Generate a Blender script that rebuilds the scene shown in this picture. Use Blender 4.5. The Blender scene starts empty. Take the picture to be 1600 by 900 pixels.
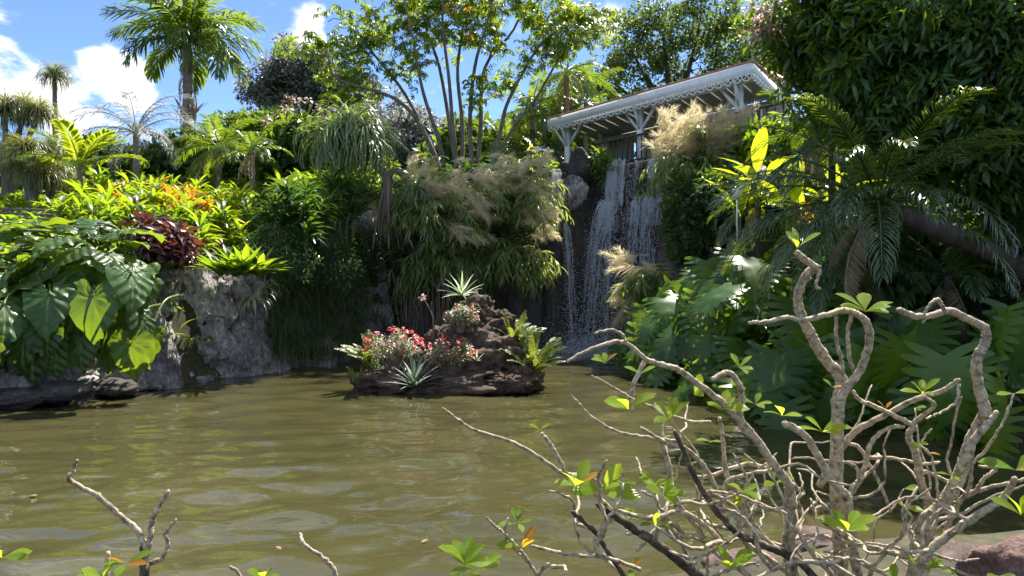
import bpy, bmesh, math, random
import numpy as np
from mathutils import Vector, Matrix, noise, Euler

rng = np.random.default_rng(11)
random.seed(11)
SC = bpy.context.scene
COL = SC.collection
F, CAMH = 1150.0, 2.2
R = math.radians


def P(px, py, Y):
    """world point that lies on the photograph's sight line (px, py) at the true distance Y"""
    return Vector(((px - 800) / F * Y, Y, CAMH + (450 - py) / F * Y))


# ------------------------------------------------------------------ camera
cam = bpy.data.cameras.new("camera")
cam.sensor_width = 36.0
cam.lens = 36.0 * F / 1600.0
cam.clip_start = 0.05
cam.clip_end = 3000
cam_o = bpy.data.objects.new("camera", cam)
COL.objects.link(cam_o)
cam_o.location = (0, 0, CAMH)
cam_o.rotation_euler = (R(90), 0, 0)
SC.camera = cam_o

# ------------------------------------------------------------------ sky
SUN_AZ, SUN_EL = 30.0, 57.0      # degrees right of the viewing direction, above the horizon
world = bpy.data.worlds.new("World")
SC.world = world
world.use_nodes = True
wn, wl = world.node_tree.nodes, world.node_tree.links
wn.clear()
w_out = wn.new("ShaderNodeOutputWorld")
w_bg = wn.new("ShaderNodeBackground")
w_bg.inputs["Strength"].default_value = 0.135
sky = wn.new("ShaderNodeTexSky")
sky.sky_type = 'NISHITA'
sky.sun_disc = False
sky.sun_elevation = R(SUN_EL)
sky.sun_rotation = R(SUN_AZ)
sky.altitude = 600
sky.air_density = 0.42
sky.dust_density = 0.0
sky.ozone_density = 4.0
w_tc = wn.new("ShaderNodeTexCoord")


def wmath(op, a=None, b=None, c=None):
    n = wn.new("ShaderNodeMath")
    n.operation = op
    for i, v in enumerate((a, b, c)):
        if v is None:
            continue
        if isinstance(v, (int, float)):
            n.inputs[i].default_value = v
        else:
            wl.new(v, n.inputs[i])
    return n.outputs[0]


w_norm = wn.new("ShaderNodeVectorMath"); w_norm.operation = 'NORMALIZE'
wl.new(w_tc.outputs["Generated"], w_norm.inputs[0])
w_sep = wn.new("ShaderNodeSeparateXYZ")
wl.new(w_norm.outputs[0], w_sep.inputs[0])
w_den = wmath('ADD', wmath('MAXIMUM', w_sep.outputs[2], 0.0), 0.35)
w_comb = wn.new("ShaderNodeCombineXYZ")
wl.new(wmath('DIVIDE', w_sep.outputs[0], w_den), w_comb.inputs[0])
wl.new(wmath('DIVIDE', w_sep.outputs[1], w_den), w_comb.inputs[1])
w_noise = wn.new("ShaderNodeTexNoise")
w_noise.inputs["Scale"].default_value = 3.4
w_noise.inputs["Detail"].default_value = 9
w_noise.inputs["Roughness"].default_value = 0.58
w_noise.inputs["Distortion"].default_value = 0.25
wl.new(w_comb.outputs[0], w_noise.inputs["Vector"])
bias = None
for bx_, by_, br, bw in ((0, 110, 0.05, 0.10), (60, 150, .05, .04), (120, 175, 0.06, 0.08), (90, 50, .05, -.12), (60, 95, .03, -.1), (150, 90, 0.04, 0.2), (190, 108, 0.04, 0.2), (225, 125, 0.03, 0.18), (415, 75, 0.035, 0.2), (20, 15, .05, .12), (335, -8, .045, .12),
                         (492, 40, 0.032, 0.42), (465, 85, 0.035, 0.3), (745, 130, 0.05, 0.25), (945, 35, 0.03, 0.34),
                         (250, 50, 0.10, -0.16), (370, 130, 0.09, -0.22), (560, 60, 0.09, -0.2), (160, 30, .04, -.1), (820, 60, 0.14, -0.16), (1180, 60, 0.14, -0.2), (620, 200, .1, -.1)):
    d = Vector(((bx_ - 800) / F, 1.0, (450 - by_) / F)).normalized()
    dn = wn.new("ShaderNodeVectorMath"); dn.operation = 'DISTANCE'
    wl.new(w_norm.outputs[0], dn.inputs[0])
    dn.inputs[1].default_value = d
    mr = wn.new("ShaderNodeMapRange")
    mr.interpolation_type = 'SMOOTHSTEP'
    mr.inputs[1].default_value = br * 1.5
    mr.inputs[2].default_value = 0.0
    mr.inputs[3].default_value = 0.0
    mr.inputs[4].default_value = bw
    wl.new(dn.outputs["Value"], mr.inputs[0])
    bias = mr.outputs[0] if bias is None else wmath('ADD', bias, mr.outputs[0])
w_cl = wmath('ADD', wmath('MULTIPLY_ADD', w_noise.outputs["Fac"], 1.7, -0.35), bias)
w_mr = wn.new("ShaderNodeMapRange")
w_mr.interpolation_type = 'SMOOTHSTEP'
w_mr.inputs[1].default_value = 0.48
w_mr.inputs[2].default_value = 0.66
wl.new(w_cl, w_mr.inputs[0])
w_shade = wn.new("ShaderNodeMapRange")
w_shade.inputs[1].default_value = 0.58
w_shade.inputs[2].default_value = 0.95
w_shade.inputs[3].default_value = 4.1
w_shade.inputs[4].default_value = 3.3
wl.new(w_cl, w_shade.inputs[0])
w_ccol = wn.new("ShaderNodeVectorMath"); w_ccol.operation = 'SCALE'
w_ccol.inputs[0].default_value = (0.97, 0.99, 1.04)
wl.new(w_shade.outputs[0], w_ccol.inputs["Scale"])
w_mix = wn.new("ShaderNodeMix"); w_mix.data_type = 'RGBA'
wl.new(w_mr.outputs[0], w_mix.inputs[0])
wl.new(sky.outputs[0], w_mix.inputs[6])
wl.new(w_ccol.outputs[0], w_mix.inputs[7])
wl.new(w_mix.outputs[2], w_bg.inputs["Color"])
wl.new(w_bg.outputs[0], w_out.inputs[0])

# ------------------------------------------------------------------ sun
sun = bpy.data.lights.new("sun", 'SUN')
sun.energy = 4.8
sun.angle = R(0.53)
sun.color = (1.0, 0.94, 0.84)
sun_o = bpy.data.objects.new("sun", sun)
COL.objects.link(sun_o)
to_sun = Vector((math.sin(R(SUN_AZ)) * math.cos(R(SUN_EL)), math.cos(R(SUN_AZ)) * math.cos(R(SUN_EL)), math.sin(R(SUN_EL))))
sun_o.rotation_euler = to_sun.to_track_quat('Z', 'Y').to_euler()
sun_o.location = (0, 0, 60)

# ------------------------------------------------------------------ exposure and renderer
SC.view_settings.view_transform = 'Standard'
SC.view_settings.look = 'None'
SC.view_settings.exposure = 1.5
SC.view_settings.gamma = 1.0
SC.view_settings.use_curve_mapping = False
SC.render.engine = 'CYCLES'
cy = SC.cycles
cy.max_bounces = 7
cy.diffuse_bounces = 4
cy.glossy_bounces = 3
cy.transmission_bounces = 4
cy.transparent_max_bounces = 8
cy.caustics_reflective = False
cy.caustics_refractive = False
cy.sample_clamp_indirect = 6.0
cy.use_adaptive_sampling = True
cy.adaptive_threshold = 0.015
try:
    cy.use_denoising = True
    cy.denoiser = 'OPENIMAGEDENOISE'
    cy.denoising_input_passes = 'RGB_ALBEDO_NORMAL'
except Exception:
    pass


# ================================================================== helpers
def tag(o, label=None, cat=None, group=None, kind=None):
    if label: o["label"] = label
    if cat: o["category"] = cat
    if group: o["group"] = group
    if kind: o["kind"] = kind
    return o


def thing(name, label, cat, loc=(0, 0, 0), group=None, rz=0.0):
    o = bpy.data.objects.new(name, None)
    o.empty_display_size = 0.2
    COL.objects.link(o)
    o.location = loc
    o.rotation_euler = (0, 0, rz)
    return tag(o, label, cat, group)


def mesh(name, geo, mat=None, smooth=True):
    """geo = (V, F, UV) all triangles"""
    V, T = np.asarray(geo[0], dtype=np.float32), np.asarray(geo[1], dtype=np.int32)
    me = bpy.data.meshes.new(name)
    me.vertices.add(len(V))
    me.vertices.foreach_set("co", V.ravel())
    me.loops.add(T.size)
    me.loops.foreach_set("vertex_index", T.ravel())
    me.polygons.add(len(T))
    me.polygons.foreach_set("loop_start", np.arange(0, T.size, 3, dtype=np.int32))
    me.polygons.foreach_set("loop_total", np.full(len(T), 3, dtype=np.int32))
    if smooth:
        me.polygons.foreach_set("use_smooth", np.ones(len(T), dtype=bool))
    if len(geo) > 2 and geo[2] is not None:
        uv = me.uv_layers.new(name="UVMap")
        uv.data.foreach_set("uv", np.asarray(geo[2], dtype=np.float32)[T.ravel()].ravel())
    me.update(calc_edges=True)
    if mat is not None:
        me.materials.append(mat)
    return me


def part(name, me, parent=None, mat4=None, loc=None):
    o = bpy.data.objects.new(name, me)
    COL.objects.link(o)
    if parent is not None:
        o.parent = parent
    if mat4 is not None:
        o.matrix_basis = mat4
    elif loc is not None:
        o.location = loc
    return o


def merge(geos):
    Vs, Fs, Us, n = [], [], [], 0
    for g in geos:
        Vs.append(np.asarray(g[0], dtype=np.float64)); Fs.append(np.asarray(g[1]) + n)
        u = g[2] if len(g) > 2 and g[2] is not None else np.zeros((len(g[0]), 2))
        Us.append(u); n += len(g[0])
    return np.concatenate(Vs), np.concatenate(Fs), np.concatenate(Us)


def unit(a):
    a = np.asarray(a, dtype=np.float64)
    return a / np.maximum(np.linalg.norm(a, axis=-1, keepdims=True), 1e-9)


def frames(D, N):
    D = unit(D)
    X = np.cross(D, N)
    bad = np.linalg.norm(X, axis=-1) < 1e-4
    X[bad] = np.cross(D[bad], np.array([1.0, 0.3, 0.2]))
    X = unit(X)
    Z = np.cross(X, D)
    return np.stack([X, D, Z], axis=-1)


def scatter(tpl, Pn, D, N, S):
    """copies of one small template as one geometry"""
    Pn = np.asarray(Pn, dtype=np.float64)
    M = frames(np.asarray(D, float), np.asarray(N, float))
    V, T, U = tpl
    S = np.broadcast_to(np.asarray(S, float), (len(Pn),))
    W = np.einsum('kij,vj->kvi', M, V) * S[:, None, None] + Pn[:, None, :]
    k, v = len(Pn), len(V)
    FF = (T[None] + (np.arange(k) * v)[:, None, None]).reshape(-1, 3)
    return W.reshape(-1, 3), FF, np.tile(U, (k, 1))


def mat_from(D, N, loc, s=1.0):
    M = frames(np.array([D], float), np.array([N], float))[0] * s
    m = Matrix.Identity(4)
    for i in range(3):
        for j in range(3):
            m[i][j] = M[i][j]
    m.translation = Vector(loc)
    return m


def tube(pts, rad, sides=6, cap=True):
    pts = np.asarray([tuple(p) for p in pts], float)
    rad = np.broadcast_to(np.asarray(rad, float), (len(pts),))
    n = len(pts)
    T = unit(np.gradient(pts, axis=0))
    up = np.array([0.31, 0.17, 0.93])
    if abs(np.dot(T[0], up)) > 0.95:
        up = np.array([1.0, 0.1, 0.0])
    A = unit(np.cross(T, up)); B = np.cross(T, A)
    a = np.linspace(0, 2 * np.pi, sides, endpoint=False)
    ring = A[:, None, :] * np.cos(a)[None, :, None] + B[:, None, :] * np.sin(a)[None, :, None]
    V = (pts[:, None, :] + ring * rad[:, None, None]).reshape(-1, 3)
    Fc = []
    for i in range(n - 1):
        for j in range(sides):
            a0, a1 = i * sides + j, i * sides + (j + 1) % sides
            b0, b1 = a0 + sides, a1 + sides
            Fc += [(a0, a1, b1), (a0, b1, b0)]
    if cap:
        V = np.vstack([V, pts[:1], pts[-1:]])
        c0, c1 = n * sides, n * sides + 1
        for j in range(sides):
            Fc += [(c0, (j + 1) % sides, j), (c1, (n - 1) * sides + j, (n - 1) * sides + (j + 1) % sides)]
    U = np.zeros((len(V), 2))
    L = np.concatenate([[0], np.cumsum(np.linalg.norm(np.diff(pts, axis=0), axis=1))])
    U[:n * sides, 1] = np.repeat(L, sides)
    U[:n * sides, 0] = np.tile(np.arange(sides) / sides, n)
    return V, np.array(Fc), U


def smooth_path(pts, k=4):
    p = np.asarray([tuple(q) for q in pts], float)
    if len(p) < 3:
        t = np.linspace(0, 1, k + 1)[:, None]
        return p[0] * (1 - t) + p[-1] * t
    q = np.vstack([2 * p[0] - p[1], p, 2 * p[-1] - p[-2]])
    out = []
    for i in range(1, len(q) - 2):
        for t in np.linspace(0, 1, k, endpoint=False):
            a, b, c, d = q[i - 1], q[i], q[i + 1], q[i + 2]
            out.append(0.5 * (2 * b + (c - a) * t + (2 * a - 5 * b + 4 * c - d) * t * t + (3 * b - a - 3 * c + d) * t ** 3))
    out.append(p[-1])
    return np.array(out)


def box(x0, x1, y0, y1, z0, z1):
    V = np.array([(x, y, z) for z in (z0, z1) for y in (y0, y1) for x in (x0, x1)], float)
    Q = [(0, 2, 3, 1), (4, 5, 7, 6), (0, 1, 5, 4), (2, 6, 7, 3), (0, 4, 6, 2), (1, 3, 7, 5)]
    T = []
    for a, b, c, d in Q:
        T += [(a, b, c), (a, c, d)]
    return V, np.array(T), np.zeros((8, 2))


def bar(a, b, w, h, up=(0, 0, 1)):
    """a square bar from a to b"""
    a, b = Vector(a), Vector(b)
    d = (b - a)
    L = d.length
    M = frames(np.array([d.normalized()], float), np.array([up], float))[0]
    V, T, U = box(-w / 2, w / 2, 0, L, -h / 2, h / 2)
    return V @ M.T + np.array(a), T, U


# ---------------------------------------------------------------- leaf templates (axis +Y, upper side +Z)
def leaf(L=1.0, W=0.3, n=3, fold=0.25, droop=0.25, wide=0.45, tip=0.0, wave=0.0, seed=0):
    r = np.random.default_rng(seed)
    V, U, T = [(0, 0, 0)], [(0.5, 0)], []
    for i in range(1, n + 1):
        t = i / (n + 1)
        a = t ** (math.log(0.5) / math.log(wide))
        w = W * 0.5 * math.sin(math.pi * a) ** 0.8
        z = -droop * L * t * t
        y = L * (t - 0.25 * droop * droop * t ** 3)
        wv = wave * W * r.normal(0, 1, 2)
        V += [(-w, y, z + fold * w + wv[0]), (0, y, z), (w, y, z + fold * w + wv[1])]
        U += [(0, t), (0.5, t), (1, t)]
    V.append((0, L * (1 - 0.25 * droop * droop), -droop * L)); U.append((0.5, 1))
    T += [(0, 2, 1), (0, 3, 2)]
    for i in range(n - 1):
        a = 1 + 3 * i
        T += [(a, a + 1, a + 4), (a, a + 4, a + 3), (a + 1, a + 2, a + 5), (a + 1, a + 5, a + 4)]
    a, e = 1 + 3 * (n - 1), len(V) - 1
    T += [(a, a + 1, e), (a + 1, a + 2, e)]
    return np.array(V, float), np.array(T), np.array(U, float)


def strap(L=1.0, W=0.06, n=6, arch=1.4, start=0.0, fold=0.2, taper=0.7):
    """a long blade that leaves along +Y and bends down"""
    V, U, T = [], [], []
    y = z = 0.0
    for i in range(n + 1):
        t = i / n
        w = W * 0.5 * (0.55 + 0.45 * min(1, t * 4)) * (1 - t ** 2.2 * taper) if i < n else W * 0.03
        V += [(-w, y, z + fold * w), (0, y, z), (w, y, z + fold * w)]
        U += [(0, t), (0.5, t), (1, t)]
        th = start - arch * t ** 1.2
        y += math.cos(th) * L / n; z += math.sin(th) * L / n
    for i in range(n):
        a = 3 * i
        T += [(a, a + 1, a + 4), (a, a + 4, a + 3), (a + 1, a + 2, a + 5), (a + 1, a + 5, a + 4)]
    return np.array(V, float), np.array(T), np.array(U, float)


def frond(L=3.0, n=46, ll=0.6, lw=0.035, arch=1.1, hang=0.5, vee=0.25, seed=0, a0=70, a1=28, start=0.12, rr=0.02, plume=0.0, base_keep=0.35):
    """a feather leaf: midrib with leaflets down both sides"""
    r = np.random.default_rng(seed)
    K = 16
    pts = [np.zeros(3)]
    for i in range(K):
        th = -arch * (i / K) ** 1.35
        pts.append(pts[-1] + np.array([0, math.cos(th), math.sin(th)]) * L / K)
    pts = np.array(pts)
    g = [tube(pts, np.linspace(rr, rr * 0.18, K + 1), 4, False)]
    V, T, U = [], [], []
    for i in range(n):
        s = start + (1 - start) * (i + 0.5) / n
        f = s * K; k = min(int(f), K - 1)
        p = pts[k] + (pts[k + 1] - pts[k]) * (f - k)
        tg = unit(pts[k + 1] - pts[k])
        up = np.cross(np.array([1.0, 0, 0]), tg)
        q = (s - start) / (1 - start)
        prof = base_keep + (1 - base_keep) * math.sin(math.pi * min(1, 0.18 + 0.62 * q)) if q < 0.6 else (1 - ((q - 0.6) / 0.4) ** 2 * 0.72)
        a = R(a0 + (a1 - a0) * q)
        for sd in (-1, 1):
            al = a + r.normal(0, 0.06)
            ve = vee + r.normal(0, 0.08) + plume * r.uniform(-1, 1)
            d = unit(tg * math.cos(al) + np.array([sd, 0, 0]) * math.sin(al) + up * ve)
            l = ll * prof * r.uniform(0.88, 1.08)
            hg = hang * r.uniform(0.7, 1.3)
            w = unit(np.cross(d, up + r.normal(0, .15, 3))) * lw * 0.5 * (0.6 + 0.4 * prof)
            m1 = p + d * l * 0.38 + np.array([0, 0, -hg * l * 0.10])
            m2 = p + d * l * 0.74 + np.array([0, 0, -hg * l * 0.42])
            e = p + d * l * (0.98 - 0.25 * hg) + np.array([0, 0, -hg * l * 0.85])
            b = len(V)
            V += [p, m1 - w, m1 + w, m2 - w * 0.8, m2 + w * 0.8, e]
            U += [(0.5, 0), (0, .4), (1, .4), (0, .7), (1, .7), (0.5, 1)]
            T += [(b, b + 2, b + 1), (b + 1, b + 2, b + 4), (b + 1, b + 4, b + 3), (b + 3, b + 4, b + 5)]
    g.append((np.array(V), np.array(T), np.array(U, float)))
    return merge(g)


# ---------------------------------------------------------------- materials
def new_mat(name):
    m = bpy.data.materials.new(name)
    m.use_nodes = True
    nt = m.node_tree
    nt.nodes.clear()
    out = nt.nodes.new("ShaderNodeOutputMaterial")
    return m, nt.nodes, nt.links, out


def nmath(N, Lk, op, a, b=0.0):
    n = N.new("ShaderNodeMath"); n.operation = op
    for i, v in enumerate((a, b)):
        if isinstance(v, (int, float)):
            n.inputs[i].default_value = v
        else:
            Lk.new(v, n.inputs[i])
    return n.outputs[0]


def ramp(N, Lk, fac, stops, interp='LINEAR'):
    r = N.new("ShaderNodeValToRGB")
    r.color_ramp.interpolation = interp
    el = r.color_ramp.elements
    while len(el) < len(stops):
        el.new(0.5)
    for e, (p, c) in zip(el, stops):
        e.position = p
        e.color = (*c, 1) if len(c) == 3 else c
    Lk.new(fac, r.inputs[0])
    return r.outputs[0]


def leaf_mat(name, cols, trans, tfac=0.45, rough=0.38, spec=0.5, vein=None, vfreq=62.0, mottled=0.0, accent=None, accent_p=0.0):
    """cols: two or three base colours that vary from leaf to leaf; trans: colour of light coming through"""
    m, N, Lk, out = new_mat(name)
    geo = N.new("ShaderNodeNewGeometry")
    oi = N.new("ShaderNodeObjectInfo")
    rnd = nmath(N, Lk, 'FRACT', nmath(N, Lk, 'ADD', geo.outputs["Random Per Island"], oi.outputs["Random"]))
    st = [(i / max(1, len(cols) - 1) * (1 - accent_p), c) for i, c in enumerate(cols)]
    if accent:
        st += [(min(0.999, 1 - accent_p + 0.01), accent), (1.0, accent)]
    col = ramp(N, Lk, rnd, st)
    ts = [(i / max(1, len(trans) - 1) * (1 - accent_p), c) for i, c in enumerate(trans)]
    if accent:
        ts += [(min(0.999, 1 - accent_p + 0.01), tuple(min(1, 3.0 * v) for v in accent)), (1.0, tuple(min(1, 3.0 * v) for v in accent))]
    tcol = ramp(N, Lk, rnd, ts)
    hs = N.new("ShaderNodeHueSaturation")
    rnd2 = nmath(N, Lk, 'FRACT', nmath(N, Lk, 'MULTIPLY', rnd, 7.31))
    mr = N.new("ShaderNodeMapRange")
    mr.inputs[3].default_value = 0.72; mr.inputs[4].default_value = 1.3
    Lk.new(rnd2, mr.inputs[0])
    Lk.new(mr.outputs[0], hs.inputs["Value"])
    Lk.new(col, hs.inputs["Color"])
    base = hs.outputs[0]
    bump = None
    if vein is not None or mottled:
        tc = N.new("ShaderNodeTexCoord")
    if mottled:
        nz = N.new("ShaderNodeTexNoise"); nz.inputs["Scale"].default_value = 9; nz.inputs["Detail"].default_value = 4
        Lk.new(tc.outputs["Object"], nz.inputs["Vector"])
        mx = N.new("ShaderNodeMix"); mx.data_type = 'RGBA'; mx.blend_type = 'MULTIPLY'
        mx.inputs[0].default_value = mottled
        Lk.new(base, mx.inputs[6])
        Lk.new(ramp(N, Lk, nz.outputs["Fac"], [(0.3, (0.55, 0.55, 0.5)), (0.7, (1.25, 1.25, 1.1))]), mx.inputs[7])
        base = mx.outputs[2]
    if vein is not None:
        sp = N.new("ShaderNodeSeparateXYZ"); Lk.new(tc.outputs["UV"], sp.inputs[0])
        u = nmath(N, Lk, 'ABSOLUTE', nmath(N, Lk, 'SUBTRACT', sp.outputs[0], 0.5))
        mid = N.new("ShaderNodeMapRange"); mid.inputs[1].default_value = 0.0; mid.inputs[2].default_value = 0.05; mid.inputs[3].default_value = 1; mid.inputs[4].default_value = 0
        Lk.new(u, mid.inputs[0])
        sw = nmath(N, Lk, 'SINE', nmath(N, Lk, 'MULTIPLY', nmath(N, Lk, 'SUBTRACT', sp.outputs[1], nmath(N, Lk, 'MULTIPLY', u, 0.45)), max(vfreq, 1.0)))
        sv = N.new("ShaderNodeMapRange"); sv.inputs[1].default_value = 0.86; sv.inputs[2].default_value = 1.0; sv.inputs[4].default_value = 0.35
        Lk.new(sw, sv.inputs[0])
        vf = nmath(N, Lk, 'MAXIMUM', mid.outputs[0], sv.outputs[0]) if vfreq else mid.outputs[0]
        mx = N.new("ShaderNodeMix"); mx.data_type = 'RGBA'
        Lk.new(nmath(N, Lk, 'MULTIPLY', vf, 0.75), mx.inputs[0])
        Lk.new(base, mx.inputs[6]); mx.inputs[7].default_value = (*vein, 1)
        base = mx.outputs[2]
        bp = N.new("ShaderNodeBump"); bp.inputs["Strength"].default_value = 0.6; bp.inputs["Distance"].default_value = 0.014
        Lk.new(sw, bp.inputs["Height"])
        bump = bp.outputs[0] if vfreq else None
    pr = N.new("ShaderNodeBsdfPrincipled")
    Lk.new(base, pr.inputs["Base Color"])
    pr.inputs["Roughness"].default_value = rough
    pr.inputs["Specular IOR Level"].default_value = spec
    tr = N.new("ShaderNodeBsdfTranslucent")
    Lk.new(tcol, tr.inputs["Color"])
    if bump is not None:
        Lk.new(bump, pr.inputs["Normal"])
    ms = N.new("ShaderNodeMixShader"); ms.inputs[0].default_value = tfac
    Lk.new(pr.outputs[0], ms.inputs[1]); Lk.new(tr.outputs[0], ms.inputs[2])
    Lk.new(ms.outputs[0], out.inputs[0])
    return m


def noise_mat(name, stops, scale=3.0, detail=8, rough=0.85, bump=0.4, dist=0.05, stretch=(1, 1, 1), coord="Object", spec=0.3, crack=0.0, crack_scale=2.0, wet=None, fine=0.0):
    m, N, Lk, out = new_mat(name)
    tc = N.new("ShaderNodeTexCoord")
    mp = N.new("ShaderNodeMapping"); mp.inputs["Scale"].default_value = stretch
    Lk.new(tc.outputs[coord], mp.inputs[0])
    nz = N.new("ShaderNodeTexNoise"); nz.inputs["Scale"].default_value = scale; nz.inputs["Detail"].default_value = detail; nz.inputs["Roughness"].default_value = 0.65
    Lk.new(mp.outputs[0], nz.inputs["Vector"])
    col = ramp(N, Lk, nz.outputs["Fac"], stops)
    h = nz.outputs["Fac"]
    if fine:
        nf = N.new("ShaderNodeTexNoise"); nf.inputs["Scale"].default_value = scale * 9; nf.inputs["Detail"].default_value = 6
        Lk.new(mp.outputs[0], nf.inputs["Vector"])
        mx = N.new("ShaderNodeMix"); mx.data_type = 'RGBA'; mx.blend_type = 'MULTIPLY'; mx.inputs[0].default_value = fine
        Lk.new(col, mx.inputs[6]); Lk.new(ramp(N, Lk, nf.outputs["Fac"], [(0.3, (0.3, 0.3, 0.3)), (0.68, (1.5, 1.5, 1.5))]), mx.inputs[7])
        col = mx.outputs[2]
        h = nmath(N, Lk, 'ADD', h, nmath(N, Lk, 'MULTIPLY', nf.outputs["Fac"], 0.35))
    if crack:
        vo = N.new("ShaderNodeTexVoronoi"); vo.feature = 'DISTANCE_TO_EDGE'; vo.inputs["Scale"].default_value = crack_scale
        wv = N.new("ShaderNodeVectorMath"); wv.operation = 'ADD'
        ns = N.new("ShaderNodeTexNoise"); ns.inputs["Scale"].default_value = crack_scale * 1.3; ns.inputs["Detail"].default_value = 4
        Lk.new(mp.outputs[0], ns.inputs["Vector"])
        vs = N.new("ShaderNodeVectorMath"); vs.operation = 'SCALE'; vs.inputs["Scale"].default_value = 1.3
        Lk.new(ns.outputs["Color"], vs.inputs[0])
        Lk.new(mp.outputs[0], wv.inputs[0]); Lk.new(vs.outputs[0], wv.inputs[1])
        Lk.new(wv.outputs[0], vo.inputs["Vector"])
        cr = N.new("ShaderNodeMapRange"); cr.inputs[1].default_value = 0.0; cr.inputs[2].default_value = 0.07
        Lk.new(vo.outputs["Distance"], cr.inputs[0])
        h = nmath(N, Lk, 'ADD', h, nmath(N, Lk, 'MULTIPLY', cr.outputs[0], crack))
    pr = N.new("ShaderNodeBsdfPrincipled")
    Lk.new(col, pr.inputs["Base Color"])
    pr.inputs["Roughness"].default_value = rough
    pr.inputs["Specular IOR Level"].default_value = spec
    if wet is not None:
        Lk.new(ramp(N, Lk, nz.outputs["Fac"], [(0.35, (wet,) * 3), (0.65, (rough,) * 3)]), pr.inputs["Roughness"])
    bp = N.new("ShaderNodeBump"); bp.inputs["Strength"].default_value = bump; bp.inputs["Distance"].default_value = dist
    Lk.new(h, bp.inputs["Height"]); Lk.new(bp.outputs[0], pr.inputs["Normal"])
    Lk.new(pr.outputs[0], out.inputs[0])
    return m


M = {}
M['ground'] = noise_mat("earth_and_litter", [(0.3, (0.02, 0.022, 0.01)), (0.55, (0.05, 0.045, 0.02)), (0.75, (0.09, 0.075, 0.035))], 1.2, bump=0.6, fine=0.7)
M['rock_grey'] = noise_mat("grey_bank_rock", [(0.3, (0.055, 0.05, 0.047)), (0.45, (0.17, 0.155, 0.145)), (0.58, (0.33, 0.305, 0.285)), (0.76, (0.52, 0.49, 0.46))], 1.5, bump=0.9, dist=0.12, crack=0.35, crack_scale=0.9, fine=0.8, stretch=(1, 1, 0.6))
M['rock_wet'] = noise_mat("wet_cliff_rock", [(0.32, (0.02, 0.019, 0.018)), (0.5, (0.07, 0.062, 0.055)), (0.68, (0.14, 0.12, 0.10)), (0.85, (0.22, 0.19, 0.16))], 1.1, bump=0.9, dist=0.12, crack=0.12, crack_scale=1.2, fine=0.6, stretch=(1, 1, 0.4), wet=0.35)
M['rock_dark'] = noise_mat("dark_boulder_rock", [(0.35, (0.025, 0.023, 0.022)), (0.6, (0.07, 0.062, 0.055)), (0.78, (0.2, 0.18, 0.15))], 2.2, bump=0.9, dist=0.06, fine=0.6)
M['rock_brown'] = noise_mat("brown_lava_rock", [(0.3, (0.03, 0.02, 0.014)), (0.5, (0.09, 0.06, 0.042)), (0.7, (0.17, 0.115, 0.08)), (0.85, (0.26, 0.2, 0.15))], 4.0, bump=1.0, dist=0.06, fine=0.8)
M['rock_red'] = noise_mat("reddish_bank_rock", [(0.3, (0.06, 0.035, 0.028)), (0.55, (0.15, 0.09, 0.075)), (0.8, (0.26, 0.17, 0.14))], 5.0, bump=0.8, dist=0.03, fine=0.7)
M['rock_shore'] = noise_mat("dark_shore_rock", [(0.3, (0.045, 0.03, 0.026)), (0.55, (0.11, 0.075, 0.062)), (0.8, (0.2, 0.145, 0.12))], 5.0, bump=0.8, dist=0.03, fine=0.7)
M['bark_grey'] = noise_mat("grey_bark", [(0.3, (0.08, 0.065, 0.05)), (0.6, (0.20, 0.165, 0.125)), (0.8, (0.32, 0.28, 0.22))], 6, bump=0.6, dist=0.03, stretch=(1, 1, 0.35))
M['bark_dark'] = noise_mat("dark_bark", [(0.3, (0.03, 0.025, 0.02)), (0.6, (0.08, 0.065, 0.05)), (0.8, (0.14, 0.115, 0.09))], 6, bump=0.8, dist=0.04, stretch=(1, 1, 0.35))
M['bark_palm'] = noise_mat("ringed_palm_bark", [(0.3, (0.12, 0.10, 0.075)), (0.6, (0.26, 0.225, 0.17)), (0.8, (0.36, 0.32, 0.25))], 5, bump=0.6, dist=0.03, stretch=(0.3, 0.3, 3))
M['crownshaft'] = noise_mat("green_crownshaft", [(0.3, (0.10, 0.14, 0.04)), (0.7, (0.2, 0.25, 0.09))], 2, rough=0.45, bump=0.1)
M['dry'] = leaf_mat("dry_leaf", [(0.22, 0.15, 0.08), (0.32, 0.24, 0.14), (0.18, 0.12, 0.06)], [(0.3, 0.2, 0.09)], 0.3, 0.7, 0.2)

M['white'] = noise_mat("white_paint", [(0.28, (0.6, 0.6, 0.57)), (0.42, (0.76, 0.77, 0.77)), (0.7, (0.83, 0.84, 0.85))], 3, rough=0.5, bump=0.03, fine=0.12, stretch=(1, 1, .4))
M['soffit'] = noise_mat("pale_soffit_board", [(0.3, (0.66, 0.63, 0.59)), (0.7, (0.74, 0.71, 0.67))], 2, rough=0.7, bump=0.05)
M['roof'] = noise_mat("pink_roof_sheet", [(0.3, (0.36, 0.16, 0.11)), (0.7, (0.48, 0.24, 0.17))], 2, rough=0.55, bump=0.05)
M['wood_dark'] = noise_mat("dark_stained_wood", [(0.3, (0.05, 0.035, 0.028)), (0.7, (0.11, 0.08, 0.06))], 6, rough=0.65, bump=0.2, stretch=(1, 1, 0.2))
M['green_wall'] = noise_mat("mint_green_wall_paint", [(0.3, (0.28, 0.42, 0.31)), (0.7, (0.34, 0.48, 0.36))], 3, rough=0.6, bump=0.03)
M['interior'] = noise_mat("dark_interior", [(0.3, (0.03, 0.03, 0.03)), (0.7, (0.06, 0.055, 0.05))], 3, rough=0.8, bump=0.03)

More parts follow.
